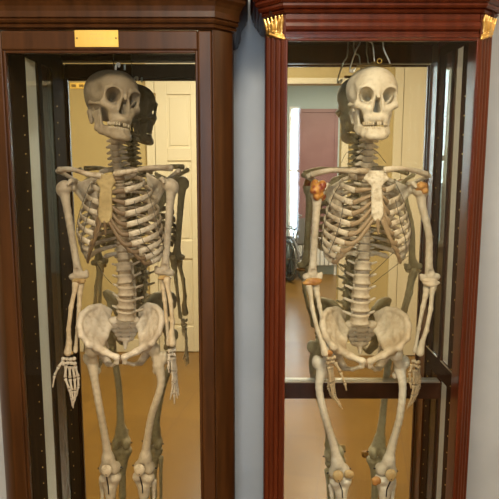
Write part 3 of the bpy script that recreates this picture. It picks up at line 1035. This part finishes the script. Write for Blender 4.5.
# outer side skins, open where the side glass is
def skin(parent, xa, xb, f0, s0, s1, zt, z1, mt):
    boxes('outer_side', [((xa, f0, .105), (xb, s0, z1)), ((xa, s1, .105), (xb, 1.975, z1)), ((xa, s0, zt), (xb, s1, z1)), ((xa, s0, .105), (xb, s1, .20))], mt, parent)


skin(cab, X1 - .016, X1 - .004, FYL + CH * 1.6 + .001, 1.832, 1.938, 1.905, 1.946, WD)
bm = bmesh.new()
box(bm, (X1 - .004, 1.80, .30), (X1 - .0030, 1.822, 1.90))
ss = put('slotted_strip', mesh_bm('slotted_strip', bm), M['black'], cab)
bm = bmesh.new()
for k in range(58):
    box(bm, (X1 - .0030, 1.806, .42 + k * .025), (X1 - .0022, 1.816, .432 + k * .025))  # slots coloured white for the wall's reflection
put('slot', mesh_bm('slot', bm), M['white'], ss)

dr = boxes('door', [((X0 + CH + .001, FYL - .014, .112), (GX0 - .008, FYL + .010, 1.943)), ((GX1 + .008, FYL - .014, .112), (X1 - CH - .001, FYL + .010, 1.943)),
                    ((GX0 - .008, FYL - .014, 1.893), (GX1 + .008, FYL + .010, 1.943)), ((GX0 - .008, FYL - .014, .112), (GX1 + .008, FYL + .010, .19))], WN, cab, .004)
bead = [((GX0 - .008, FYL - .011, .19), (GX0, FYL + .006, 1.893)), ((GX1, FYL - .011, .19), (GX1 + .008, FYL + .006, 1.893)),
        ((GX0, FYL - .011, 1.885), (GX1, FYL + .006, 1.893)), ((GX0, FYL - .011, .19), (GX1, FYL + .006, .198))]
boxes('glazing_bead', bead, WN, dr, .0025)
boxes('glass_pane', [((GX0, FYL - .002, .198), (GX1, FYL + .002, 1.885))], M['glass'], dr)
pa, pb = W(75, 47, FYL - .017), W(118, 30, FYL - .017)
pl = boxes('nameplate', [((pa.x, FYL - .0165, pa.z), (pb.x, FYL - .014, pb.z))], M['brass'], dr, .0008)
for x in (pa.x + .006, pb.x - .006):
    tube('screw', [V((x, FYL - .0164, (pa.z + pb.z) / 2 + .001)), V((x, FYL - .0180, (pa.z + pb.z) / 2 + .001))], .0026, M['brass_dark'], pl, 10)
bm = bmesh.new()
rnd = random.Random(5)
for zf, x0, x1, h in ((.76, .36, .64, .0035), (.50, .28, .88, .0045), (.23, .36, .64, .0028)):
    x = x0
    while x < x1:
        w = rnd.uniform(.010, .022)
        xx = pa.x + (pb.x - pa.x) * x
        zz = pa.z + (pb.z - pa.z) * zf
        box(bm, (xx, FYL - .0167, zz - h / 2), (xx + w * .07, FYL - .0164, zz + h / 2))
        x += w + .010 + (.03 if rnd.random() < .2 else 0)
put('engraved_lines', mesh_bm('engraved_lines', bm), M['etch'], pl)

# ------------------------------------------------------------------ right cabinet
XR0, XR1 = .044, .673
MR = 1.905
HX0, HX1 = .094, .620
cb = empty('display_cabinet', ((XR0 + XR1) / 2, 1.82, 0), 'red mahogany display cabinet with gilt capitals on fluted corners, around the right skeleton', 'cabinet', 'skeleton display cabinets')
MH, MD = M['mahogany'], M['mahogany_dark']
planr = [(XR0, 1.975), (XR0, FYL + CH), (XR0 + CH, FYL), (XR1 - CH, FYL), (XR1, FYL + CH), (XR1, 1.975)]
moulding('cornice', planr, [(-.05, 1.988), (.002, 1.988), (.008, 1.990), (.013, 1.995), (.008, 1.999), (.016, 2.001), (.020, 2.006), (.020, 2.012), (.025, 2.014), (.030, 2.020), (.028, 2.027), (.034, 2.030), (.038, 2.040), (.038, 2.050), (.042, 2.055), (.042, 2.13), (-.05, 2.13)], MH, cb)
boxes('roof_panel', [((XR0 + .01, FYL + .02, 1.985), (XR1 - .01, 1.975, 2.005))], MD, cb)
moulding('plinth', planr, [(-.04, 0), (.014, 0), (.014, .085), (.006, .095), (.002, .105), (-.04, .105)], MH, cb)
boxes('floor_board', [((XR0 + .02, FYL + .03, .105), (XR1 - .02, MR, .130))], MD, cb)
moulding('frieze_rail', [(HX0 + .003, FYL), (HX1 - .003, FYL)], [(-.03, 1.927), (.003, 1.927), (.004, 1.935), (-.003, 1.938), (-.002, 1.943), (.005, 1.948), (.008, 1.956), (.006, 1.965), (.000, 1.970), (.002, 1.975), (.002, 1.988), (-.03, 1.988)], MH, cb)
for xa, xb, sg in ((XR0, XR0 + CH, -1), (XR1, XR1 - CH, 1)):
    c_ = canted('corner_post', xa, xb, FYL, .105, 1.988, MH, cb, sg, 4)
    # gilt leaf capital wrapped over the canted face
    s = Solid()
    mid = V(((xa + xb) / 2, FYL + CH / 2, 0)); n_ = V((sg, -1, 0)).normalized(); t_ = V((-sg * 1, -1, 0)).normalized()
    K = lambda u, o, z: tuple(mid + t_ * u + n_ * o + V((0, 0, z)))
    for u, lean in ((-.030, -.3), (-.018, -.15), (-.005, 0), (.009, .1), (.022, .2), (.031, .3)):
        s.chain([K(u * .80, .001, 1.940), K(u * .84, .004, 1.955), K(u * .92 + lean * .004, .006, 1.970), K(u + lean * .008, .010, 1.9835)], [.0050, .0056, .0056, .0032], .0012)
    s.ell(K(0, -.004, 1.960), (.016, .016, .024), .004)
    s.chain([K(-.030, .003, 1.946), K(-.012, .007, 1.942), K(.010, .006, 1.934), K(.034, .002, 1.925)], [.0036, .0050, .0050, .0046], .002)
    s.chain([K(-.030, .002, 1.954), K(-.014, .007, 1.951), K(.006, .008, 1.943), K(.033, .003, 1.933)], [.0028, .0036, .0036, .0034], .002)
    put('capital', s.mesh('capital', .0015), M['gold'], c_)
JL, JR = HX0 - .006, HX1 + .006
side(cb, JL, JL - .008, FYL, 1.822, 1.892, MR, 1.935, .20, MD, M['glass_side'], (.89, .952), False)
side(cb, JR, JR + .008, FYL, 1.822, 1.892, MR, 1.935, .20, MD, M['glass_side'], (.89, .952))
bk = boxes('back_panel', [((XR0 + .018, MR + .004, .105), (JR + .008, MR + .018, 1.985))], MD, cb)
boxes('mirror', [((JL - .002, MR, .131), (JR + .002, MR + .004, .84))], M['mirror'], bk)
boxes('mirror', [((JL - .002, MR, .84), (JR + .002, MR + .004, 1.984))], M['mirror'], bk)
br = boxes('mid_rail', [((JL, MR - .018, .822), (JR, MR - .0005, .878))], MD, cb, .002)
boxes('metal_edge', [((JL, MR - .020, .878), (JR, MR - .0005, .8815))], M['steel'], br)
for x in (JL + .0005, JR - .0035):
    boxes('side_rail_edge', [((x, FYL + .03, .952), (x + .003, MR - .02, .955))], M['steel'], cb)
skin(cb, XR0 + .004, XR0 + .016, FYL + CH * 1.6 + .001, 1.822, 1.892, 1.935, 1.987, MH)
dr = boxes('door', [((HX0 + .002, FYL - .006, .112), (HX0 + .009, FYL + .010, 1.925)), ((HX1 - .009, FYL - .006, .112), (HX1 - .002, FYL + .010, 1.925)),
                    ((HX0 + .009, FYL - .006, 1.918), (HX1 - .009, FYL + .010, 1.925)), ((HX0 + .009, FYL - .006, .112), (HX1 - .009, FYL + .010, .19))], MH, cb, .002)
boxes('glass_pane', [((HX0 + .009, FYL - .002, .19), (HX1 - .009, FYL + .002, 1.918))], M['glass_clear'], dr)

# ------------------------------------------------------------------ skeletons
def bone(name, c1, c2, sc=14, lo=.36, hi=.68, rough=.6):
    m = mat(name, c1, rough, 0, (tuple(a * .88 for a in c2), sc, (1, 1, 1), lo, hi), .25, 0, .3)
    nt = m.node_tree; b = nt.nodes['Principled BSDF']; L = nt.links.new
    src = b.inputs['Base Color'].links[0].from_socket
    tc = nt.nodes.new('ShaderNodeTexCoord')
    nz = nt.nodes.new('ShaderNodeTexNoise'); nz.inputs['Scale'].default_value = 75; nz.inputs['Detail'].default_value = 4
    rp = nt.nodes.new('ShaderNodeValToRGB'); rp.color_ramp.elements[0].position = .30; rp.color_ramp.elements[1].position = .52
    rp.color_ramp.elements[0].color = (.42, .36, .28, 1); rp.color_ramp.elements[1].color = (1, 1, 1, 1)
    mx = nt.nodes.new('ShaderNodeMixRGB'); mx.blend_type = 'MULTIPLY'; mx.inputs[0].default_value = .65 if sc > 15 else .32
    L(tc.outputs['Object'], nz.inputs['Vector']); L(nz.outputs['Fac'], rp.inputs[0])
    L(src, mx.inputs[1]); L(rp.outputs[0], mx.inputs[2]); L(mx.outputs[0], b.inputs['Base Color'])
    return m


hip = hip_solid(1).mesh('hip_bone', .0024)
hipL = hip.copy(); hipL.transform(Matrix.Scale(-1, 4, (1, 0, 0))); hipL.flip_normals()
sks, sjw = skull_solids()
GEN = dict(skull=sks.mesh('skull', .0020), jaw=sjw.mesh('lower_jaw', .0020), lumbar=lumbar_solid().mesh('lumbar_vertebra', .0022),
           thoracic=thoracic_solid().mesh('chest_vertebra', .0022), cervical=cervical_solid().mesh('neck_vertebra', .0020),
           hipR=hip, hipL=hipL, sacrum=sacrum_solid().mesh('sacrum', .0022), carpal=carpal_solid().mesh('hand', .0016),
           teeth_up=teeth_mesh(-.0895, .0105, {(1, 2), (-1, 0)}, -1, 'upper_teeth'), teeth_lo=teeth_mesh(-.1125, .0100, {(1, 4)}, 1, 'lower_teeth'))

MATL = dict(bone=bone('bone_brownish', (0.446, 0.380, 0.278), (0.349, 0.280, 0.192)), skull=bone('skull_brown_shaded', (0.262, 0.215, 0.144), (0.194, 0.150, 0.096), 10), tooth=mat('tooth_grey', (0.281, 0.235, 0.154), .4),  # left skull: the cornice's shade is put into its brown
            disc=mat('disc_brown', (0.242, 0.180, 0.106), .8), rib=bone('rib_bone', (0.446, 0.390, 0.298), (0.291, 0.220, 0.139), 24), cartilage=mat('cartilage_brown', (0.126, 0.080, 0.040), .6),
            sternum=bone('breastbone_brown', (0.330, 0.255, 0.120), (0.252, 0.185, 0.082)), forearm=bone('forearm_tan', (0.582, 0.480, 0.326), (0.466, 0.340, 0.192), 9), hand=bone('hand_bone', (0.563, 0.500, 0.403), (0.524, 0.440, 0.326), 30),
            pelvis=bone('pelvis_bone', (0.582, 0.520, 0.413), (0.446, 0.360, 0.259), 11), femur=bone('femur_tan', (0.524, 0.440, 0.307), (0.446, 0.360, 0.230), 8), patella=bone('patella_tan', (0.621, 0.530, 0.365), (0.533, 0.430, 0.288), 20),
            wire=M['wire'], black=M['black'])
MATR = dict(bone=bone('bone_pale', (0.591, 0.531, 0.392), (0.490, 0.409, 0.276)), skull=bone('skull_ivory', (0.625, 0.574, 0.434), (0.557, 0.487, 0.343), 9), tooth=mat('tooth_ivory', (0.490, 0.418, 0.276), .4),
            disc=mat('disc_grey', (0.253, 0.217, 0.158), .8), rib=bone('rib_ivory', (0.591, 0.522, 0.376), (0.422, 0.339, 0.217), 18), cartilage=mat('cartilage_tan', (0.278, 0.200, 0.109), .6),
            sternum=bone('breastbone_ivory', (0.607, 0.557, 0.418), (0.506, 0.435, 0.301), 30), forearm=bone('forearm_ivory', (0.607, 0.548, 0.401), (0.523, 0.444, 0.301), 9), hand=bone('hand_tan', (0.523, 0.444, 0.292), (0.354, 0.252, 0.125), 26),
            pelvis=bone('pelvis_ivory', (0.591, 0.531, 0.392), (0.405, 0.313, 0.184), 11), femur=bone('femur_ivory', (0.641, 0.600, 0.476), (0.591, 0.539, 0.401), 8), patella=bone('patella_yellow', (0.557, 0.435, 0.225), (0.438, 0.304, 0.125), 40, .40, .60),
            wire=M['wire'], black=M['black'])

PL = dict(zs=1.815, base=(-.37, 1.83, .13), head=(113, 95, .0), yaw=math.radians(37), roll=math.radians(9), nod=math.radians(-2),
          cy=(130, 165), ty=(171, 257), ly=(267, 315),
          spx=[(130, 116), (146, 114.5), (166, 118), (200, 121), (240, 122.5), (262, 123.5), (290, 126), (318, 125.5)],
          sdy=[(130, .012), (150, .016), (166, .03), (200, .052), (230, .050), (262, .022), (290, .006), (318, .018)],
          chest=(121.5, 200), chest_rot=math.radians(-13), rib_w=1.03, st_w=(.024, .0205), rib_drop=.78, xend=[.030, .031, .033, .035, .040, .048, .058, .072, .086, .098],
          sternum=[(106, 176, -.052), (106, 190, -.068), (105, 222, -.088), (105.5, 235, -.084)],
          armL=dict(acromion=(57.5, 171, .01), humerus=(63.5, 187.5, .0), clavicle=[(101, 176, -.05), (88, 174, -.055), (72, 169.5, -.025), (59, 170, .0)], elbow=(79, 278, .01),
                    radius=((75.5, 284, -.006), (68, 352, -.03)), ulna=((80.5, 282, .012), (75.5, 351, -.012)), wrist=(70, 354, -.025),
                    hand=dict(carpal=(69, 361), width=1.0, turn=0, fingers=[
                        ([(63.5, 360), (58.5, 367), (54.5, 375), (52.6, 388)], (0, -.01, -.012, -.012)),
                        ([(65.8, 365), (65.2, 378), (69, 389), (71.2, 397), (72.4, 407)], (0, -.006, -.016, -.016, -.010)),
                        ([(69.4, 366), (70.0, 378.5), (72, 391), (73.2, 400), (73.2, 408.5)], (0, -.004, -.014, -.012, -.006)),
                        ([(72.6, 366), (74.6, 378), (75.2, 390.5), (74.8, 399), (73.4, 405)], (.002, 0, -.008, -.008, -.002)),
                        ([(75, 365.5), (78.2, 377), (78.4, 386.5), (76.6, 394), (74.8, 400)], (.004, .004, 0, 0, .004))])),
          armR=dict(acromion=(178, 171.5, .0), humerus=(171.5, 185.5, -.01), clavicle=[(115, 174, -.056), (130, 171.5, -.07), (150, 168, -.045), (172, 168, -.01)], elbow=(164.5, 274, -.01),
                    radius=((167, 280, -.025), (172.3, 343, -.045)), ulna=((162.5, 277, .0), (168.5, 344, -.022)), wrist=(171.5, 346, -.035),
                    hand=dict(carpal=(171.6, 352.5), width=.55, turn=.6, fingers=[
                        ([(169.3, 354), (168.8, 361), (168.4, 367), (169, 373)], (-.01, -.02, -.024, -.02)),
                        ([(171.0, 357), (172.4, 371), (172.8, 382), (172.0, 392), (170, 400)], (-.012, -.016, -.02, -.018, -.012)),
                        ([(172.2, 357), (173.8, 372), (174.6, 384), (174.2, 394), (174.4, 404.5)], (-.004, -.006, -.006, -.004, 0)),
                        ([(173.4, 357), (175.0, 371), (176, 382), (176.4, 391), (177.6, 399)], (.006, .006, .008, .01, .014)),
                        ([(174.4, 356.5), (175.8, 369), (176.6, 379), (177.6, 388), (179, 396)], (.016, .018, .018, .018, .022))])),
          pelvis=(123, 339, .012), pelvis_rot=math.radians(5), pelvis_roll=0.0, pelvis_tilt=math.radians(0), pelvis_w=.955, pelvis_h=.88,
          legL=dict(troch=(88, 357, .02), knee=(110, 474, .045), shaft=[(95.5, 385, .005), (101.5, 418, .01), (106, 443, .03)], patella=(106.5, 470, .002), ankle=(113, 600, .05)),
          legR=dict(troch=(163.5, 357, .01), knee=(143.5, 473, .045), shaft=[(161.0, 385, .0), (151.5, 416, .01), (147, 442, .03)], patella=(139.5, 469.5, .002), ankle=(147, 600, .05)),
          ankle_z=.215, foot_turn=.45,
          wires=[[(96, 262, .0), (104, 275, -.04), (112, 284, .0)], [(146, 268, -.02), (137, 276, -.05), (130, 284, .0)]])
PR = dict(zs=1.80, base=(.37, 1.82, .13), head=(373, 92, -.012), yaw=math.radians(-1), roll=math.radians(1.5), nod=math.radians(0),
          cy=(128, 165), ty=(171, 256), ly=(266, 319),
          spx=[(128, 371), (150, 368.5), (166, 367), (200, 365.5), (240, 364.5), (262, 363.5), (290, 361.5), (318, 360)],
          sdy=[(128, .012), (150, .014), (166, .026), (200, .040), (230, .038), (262, .015), (290, .004), (318, .010)],
          chest=(367, 200), chest_rot=math.radians(2), rib_w=1.0, st_w=(.030, .0165), rib_drop=.85,
          sternum=[(376, 172, -.042), (376.5, 187, -.058), (377.5, 220, -.080), (378.5, 234, -.078)],
          armL=dict(acromion=(309, 176.5, .01), humerus=(317.5, 191.5, .0), clavicle=[(367, 171, -.042), (352, 171, -.055), (330, 170.5, -.03), (311, 175, .0)], elbow=(312, 279, .0),
                    radius=((308.8, 286, -.012), (325, 353, -.055)), ulna=((315, 283, .006), (329, 353, -.040)), wrist=(327, 355, -.05),
                    hand=dict(carpal=(330.5, 360), width=.7, turn=.5, fingers=[
                        ([(335.0, 362), (340.4, 372), (344.8, 383), (346.6, 391)], (-.01, -.016, -.02, -.02)),
                        ([(328.6, 366), (330.6, 383), (333.0, 396.5), (338.5, 403.5), (343, 410)], (-.008, -.014, -.016, -.014, -.012)),
                        ([(330.4, 366), (332.2, 382.5), (334.4, 394), (338, 401), (341.5, 405.5)], (0, -.004, -.006, -.006, -.004)),
                        ([(331.6, 365.5), (333.6, 381.5), (334.4, 392), (336.4, 399), (338.4, 403)], (.008, .006, .004, .002, .002)),
                        ([(328.0, 366), (328.6, 379), (328.4, 388), (330.4, 394), (333, 399)], (.014, .012, .010, .008, .008))])),
          armR=dict(acromion=(429, 176, .01), humerus=(420.5, 190, .0), clavicle=[(384, 170, -.042), (398, 168.5, -.052), (414, 170.5, -.025), (427, 174.5, .0)], elbow=(430.5, 279.5, .01), bow=(.010, 0, 0),
                    radius=((433.4, 286.5, .0), (420, 352.5, -.03)), ulna=((427.6, 285, .016), (414.8, 351, -.012)), wrist=(417.5, 355, -.02),
                    hand=dict(carpal=(416, 364), width=.62, turn=-.7, fingers=[
                        ([(412.0, 364), (409.6, 373), (410.4, 382), (411.2, 389)], (-.014, -.022, -.024, -.022)),
                        ([(414.0, 369), (413.8, 385), (412.4, 395), (409.6, 403), (406.8, 409.5)], (-.008, -.014, -.018, -.018, -.014)),
                        ([(415.6, 369.5), (416.2, 385), (415.0, 395), (412.0, 402), (409.0, 407)], (0, -.002, -.008, -.010, -.008)),
                        ([(417.0, 369), (418.0, 384), (417.2, 393), (414.4, 400), (411.6, 404.5)], (.008, .008, .004, .002, .002)),
                        ([(418.4, 367.5), (420.0, 379), (419.4, 387), (417.4, 393), (415, 398)], (.016, .018, .016, .012, .010))])),
          pelvis=(363, 343, .006), pelvis_rot=math.radians(-2), pelvis_roll=0.0, pelvis_tilt=math.radians(-2), pelvis_w=1.0, pelvis_h=.89,
          legL=dict(troch=(317, 361.5, .02), knee=(340.5, 477, .04), shaft=[(319, 388, .0), (325, 417, .0), (333, 443, .025)], patella=(338, 475.7, -.002), ankle=(345, 600, .035)),
          legR=dict(troch=(405, 361.5, .02), knee=(385.5, 476, .04), shaft=[(402.8, 388, .0), (399.8, 417, .0), (393, 442, .025)], patella=(391, 474.5, -.002), ankle=(379, 600, .035)),
          ankle_z=.215, foot_turn=1.0,
          wires=[[(405, 240, .0), (388, 258, -.05), (369, 276, -.01)], [(408, 256, .0), (390, 270, -.05), (372, 284, -.01)], [(352, 163, -.0), (361, 152, -.03), (366, 149, -.01)], [(386, 163, .0), (377, 152, -.03), (372, 149, -.01)], [(338, 262, .0), (345, 274, -.04), (353, 284, .0)]])
rl, SL = build_skeleton(PL, MATL, GEN, ('brownish human skeleton with skull darkened for shade, turned aside, hanging in the left cabinet', 'skeleton', 'hanging human skeletons'))
rr, SR = build_skeleton(PR, MATR, GEN, ('pale ivory human skeleton facing forward, hanging in the right cabinet', 'skeleton', 'hanging human skeletons'))

# dried cartilage on the right skeleton's joints
def lump(name, c, r, mt, seed, n=9, spread=.6):
    rnd = random.Random(seed); s = Solid()
    c = V(c)
    for k in range(n):
        d = V((rnd.uniform(-1, 1), rnd.uniform(-1, .5), rnd.uniform(-1, 1)))
        s.ell(tuple(c + V((d.x * r[0], d.y * r[1], d.z * r[2])) * spread), tuple(a * rnd.uniform(.5, .75) for a in r), .004)
    return put(name, s.mesh(name, .0018), mt, rr)


amber = mat('dried_cartilage', (.50, .24, .045), .4, 0, ((.22, .035, .02), 45, (1, 1, 1), .42, .60), .4)
amber2 = mat('dried_cartilage_yellow', (.50, .27, .07), .45, 0, ((.30, .13, .03), 40, (1, 1, 1), .40, .62), .3)
lump('shoulder_cartilage', SR(317, 190.5, -.004), (.023, .022, .024), amber, 2, 14, .75)
lump('shoulder_cartilage', SR(420.8, 188, -.006), (.019, .022, .017), amber2, 3, 12, .6)
lump('elbow_cartilage', SR(311.8, 281.5, -.006), (.026, .014, .011), amber2, 4)
lump('elbow_cartilage', SR(430.8, 282, .002), (.022, .014, .012), mat('dried_cartilage_pale', (.60, .50, .34), .5), 5)
lump('wrist_cartilage', SR(327.3, 353.5, -.052), (.016, .012, .010), amber2, 6)
rr_ = rr; rr = rl
tan_c = mat('dried_cartilage_tan', (.40, .27, .10), .5, 0, ((.24, .14, .05), 40, (1, 1, 1), .40, .62), .3)
lump('elbow_cartilage', SL(78.5, 281, .0), (.019, .012, .007), tan_c, 11)
lump('elbow_cartilage', SL(165, 277.5, -.016), (.018, .012, .007), tan_c, 12)
lump('wrist_cartilage', SL(68.5, 353, -.03), (.012, .010, .006), tan_c, 13)
rr = rr_
for k, (x, y, d) in enumerate(((349, 474, .03), (376, 480, .03))):
    lump('knee_cartilage', SR(x, y, d - .012), (.013, .012, .015), amber2 if k else MATR['patella'], 8 + k)

# ------------------------------------------------------------------ hangers
def hook_wire(pts, parent, r=.0024, mt=None):
    return tube('hook_wire', catmull(pts, 5), r, mt or M['steel'], parent, 8)


hg = empty('skull_hanger', SR(371, 60, 0), 'brass hanger with wire hooks above the right skull', 'hanger')
tube('bar', [SR(357, 66, -.01), SR(391, 65.5, -.01)], .0042, M['brass_dark'], hg, 10)
tube('swivel', [SR(374, 69, 0), SR(374, 62, 0)], [.012, .009], M['brass_dark'], hg, 12)
cz = 1.983
def top(px, d): p = SR(px, 38, d); return V((p.x, p.y, cz))
for pts in ([SR(349, 71, -.02), SR(353, 72, -.02), SR(355.5, 68, -.02), SR(350, 69.5, -.02), SR(356, 50, -.015), SR(360, 42, -.01), top(361, -.01)],
            [SR(375, 66, .0), SR(373.5, 52, .0), SR(372, 43, .0), SR(367, 39.5, .0), top(366, .0)],
            [SR(389, 66.5, -.01), SR(389.5, 62, -.01), SR(384, 50, -.01), SR(383, 43, -.01), SR(382, 38, -.01), top(382, -.01)]):
    hook_wire(pts, hg)
bm = bmesh.new(); ring(bm, SR(379.5, 61, -.012), .0065, .002, (0, 1, 0), 24)
put('ring', mesh_bm('ring', bm, True), M['brass'], hg)
hl = empty('skull_hook', SL(117, 66, 0), 'small white hook and cord above the left shade-darkened brown skull', 'hook')
hook_wire([SL(115.6, 70, 0), SL(116, 66.5, 0), SL(117.2, 64, -.003), SL(119, 63.8, -.003), SL(119.4, 65.6, -.003), SL(118.2, 67, -.003)], hl, .0034, M['whitecer'])
hook_wire([SL(115, 73, 0), SL(113.5, 60, 0), V((SL(113, 55, 0).x, SL(113, 55, 0).y, 1.965))], hl, .0018, M['wire'])
tube('peg', [SL(124.8, 70, 0), SL(124.8, 64, 0)], .0030, M['blue_wall'], hl, 8)

# ------------------------------------------------------------------ lights and camera
def area(name, loc, target, sx, sy, power, col):
    l = bpy.data.lights.new(name, 'AREA'); l.shape = 'RECTANGLE'; l.size = sx; l.size_y = sy; l.energy = power; l.color = col
    o = bpy.data.objects.new(name, l); C.objects.link(o)
    o.location = loc
    o.rotation_euler = (V(target) - V(loc)).to_track_quat('-Z', 'Y').to_euler()
    return o


def ceiling_light(loc, label):
    x, y = loc
    t = empty('ceiling_light', (x, y, CEIL), label, 'ceiling light', 'square ceiling lights')
    boxes('housing', [((x - .22, y - .22, CEIL - .03), (x + .22, y + .22, CEIL))], M['white'], t, .006)
    boxes('diffuser', [((x - .20, y - .20, CEIL - .045), (x + .20, y + .20, CEIL - .03))], M['lamp'], t, .004)


LAMPS = [((-1.75, 1.0), 'unseen square ceiling light added to brighten the wall by the left cabinet', 0), ((1.75, 1.0), 'unseen square ceiling light added to brighten the wall by the right cabinet', 0), ((-.05, .30), 'square ceiling light over the hall in front of the cabinets', 30), ((1.1, -3.0), 'square ceiling light in the room behind the opening', 30)]  # the left and right fixtures are added, out of view
for l, lb, p in LAMPS:
    ceiling_light(l, lb)
area('hall_lamp', (-.05, .30, CEIL - .055), (-.05, .30, 0), .4, .4, 56, (1.0, .86, .66))
area('far_lamp', (1.1, -3.0, CEIL - .05), (1.1, -3.0, 0), .4, .4, 105, (1.0, .88, .72))
area('left_fill', (-1.75, 1.0, CEIL - .05), (-1.75, 1.1, 0), .4, .4, 34, (1.0, .80, .52))  # added light, unseen; brightens the wall behind the left side glass
area('right_fill', (1.75, 1.0, CEIL - .05), (1.75, 1.1, 0), .4, .4, 30, (1.0, .76, .52))  # likewise added out of view, lifts the wall at the right cabinet
area('window_daylight', ((WX0 + WX1) / 2, YR - .05, (WZ0 + WZ1) / 2), ((WX0 + WX1) / 2, 1, (WZ0 + WZ1) / 2 - .1), WX1 - WX0, WZ1 - WZ0, 24, (.64, .82, 1.0))
area('far_daylight', ((FX0 + FX1) / 2, FY - .05, 1.43), ((FX0 + FX1) / 2, 0, 1.4), FX1 - FX0, 1.7, 8, (.70, .84, 1.0))

wd = bpy.data.worlds.new('World'); bpy.context.scene.world = wd; wd.use_nodes = True
wd.node_tree.nodes['Background'].inputs[0].default_value = (.55, .6, .7, 1)
wd.node_tree.nodes['Background'].inputs[1].default_value = .3
cd = bpy.data.cameras.new('camera'); co = bpy.data.objects.new('camera', cd); C.objects.link(co)
co.location = (0, 0, EYE); co.rotation_euler = (math.pi / 2 - TH, 0, 0)
cd.sensor_width = 36; cd.lens = F / 499 * 36; cd.clip_start = .05
sc = bpy.context.scene
sc.camera = co
sc.view_settings.view_transform = 'Standard'; sc.view_settings.look = 'None'
sc.view_settings.exposure = 0.0; sc.view_settings.gamma = 1.0; sc.view_settings.use_curve_mapping = False
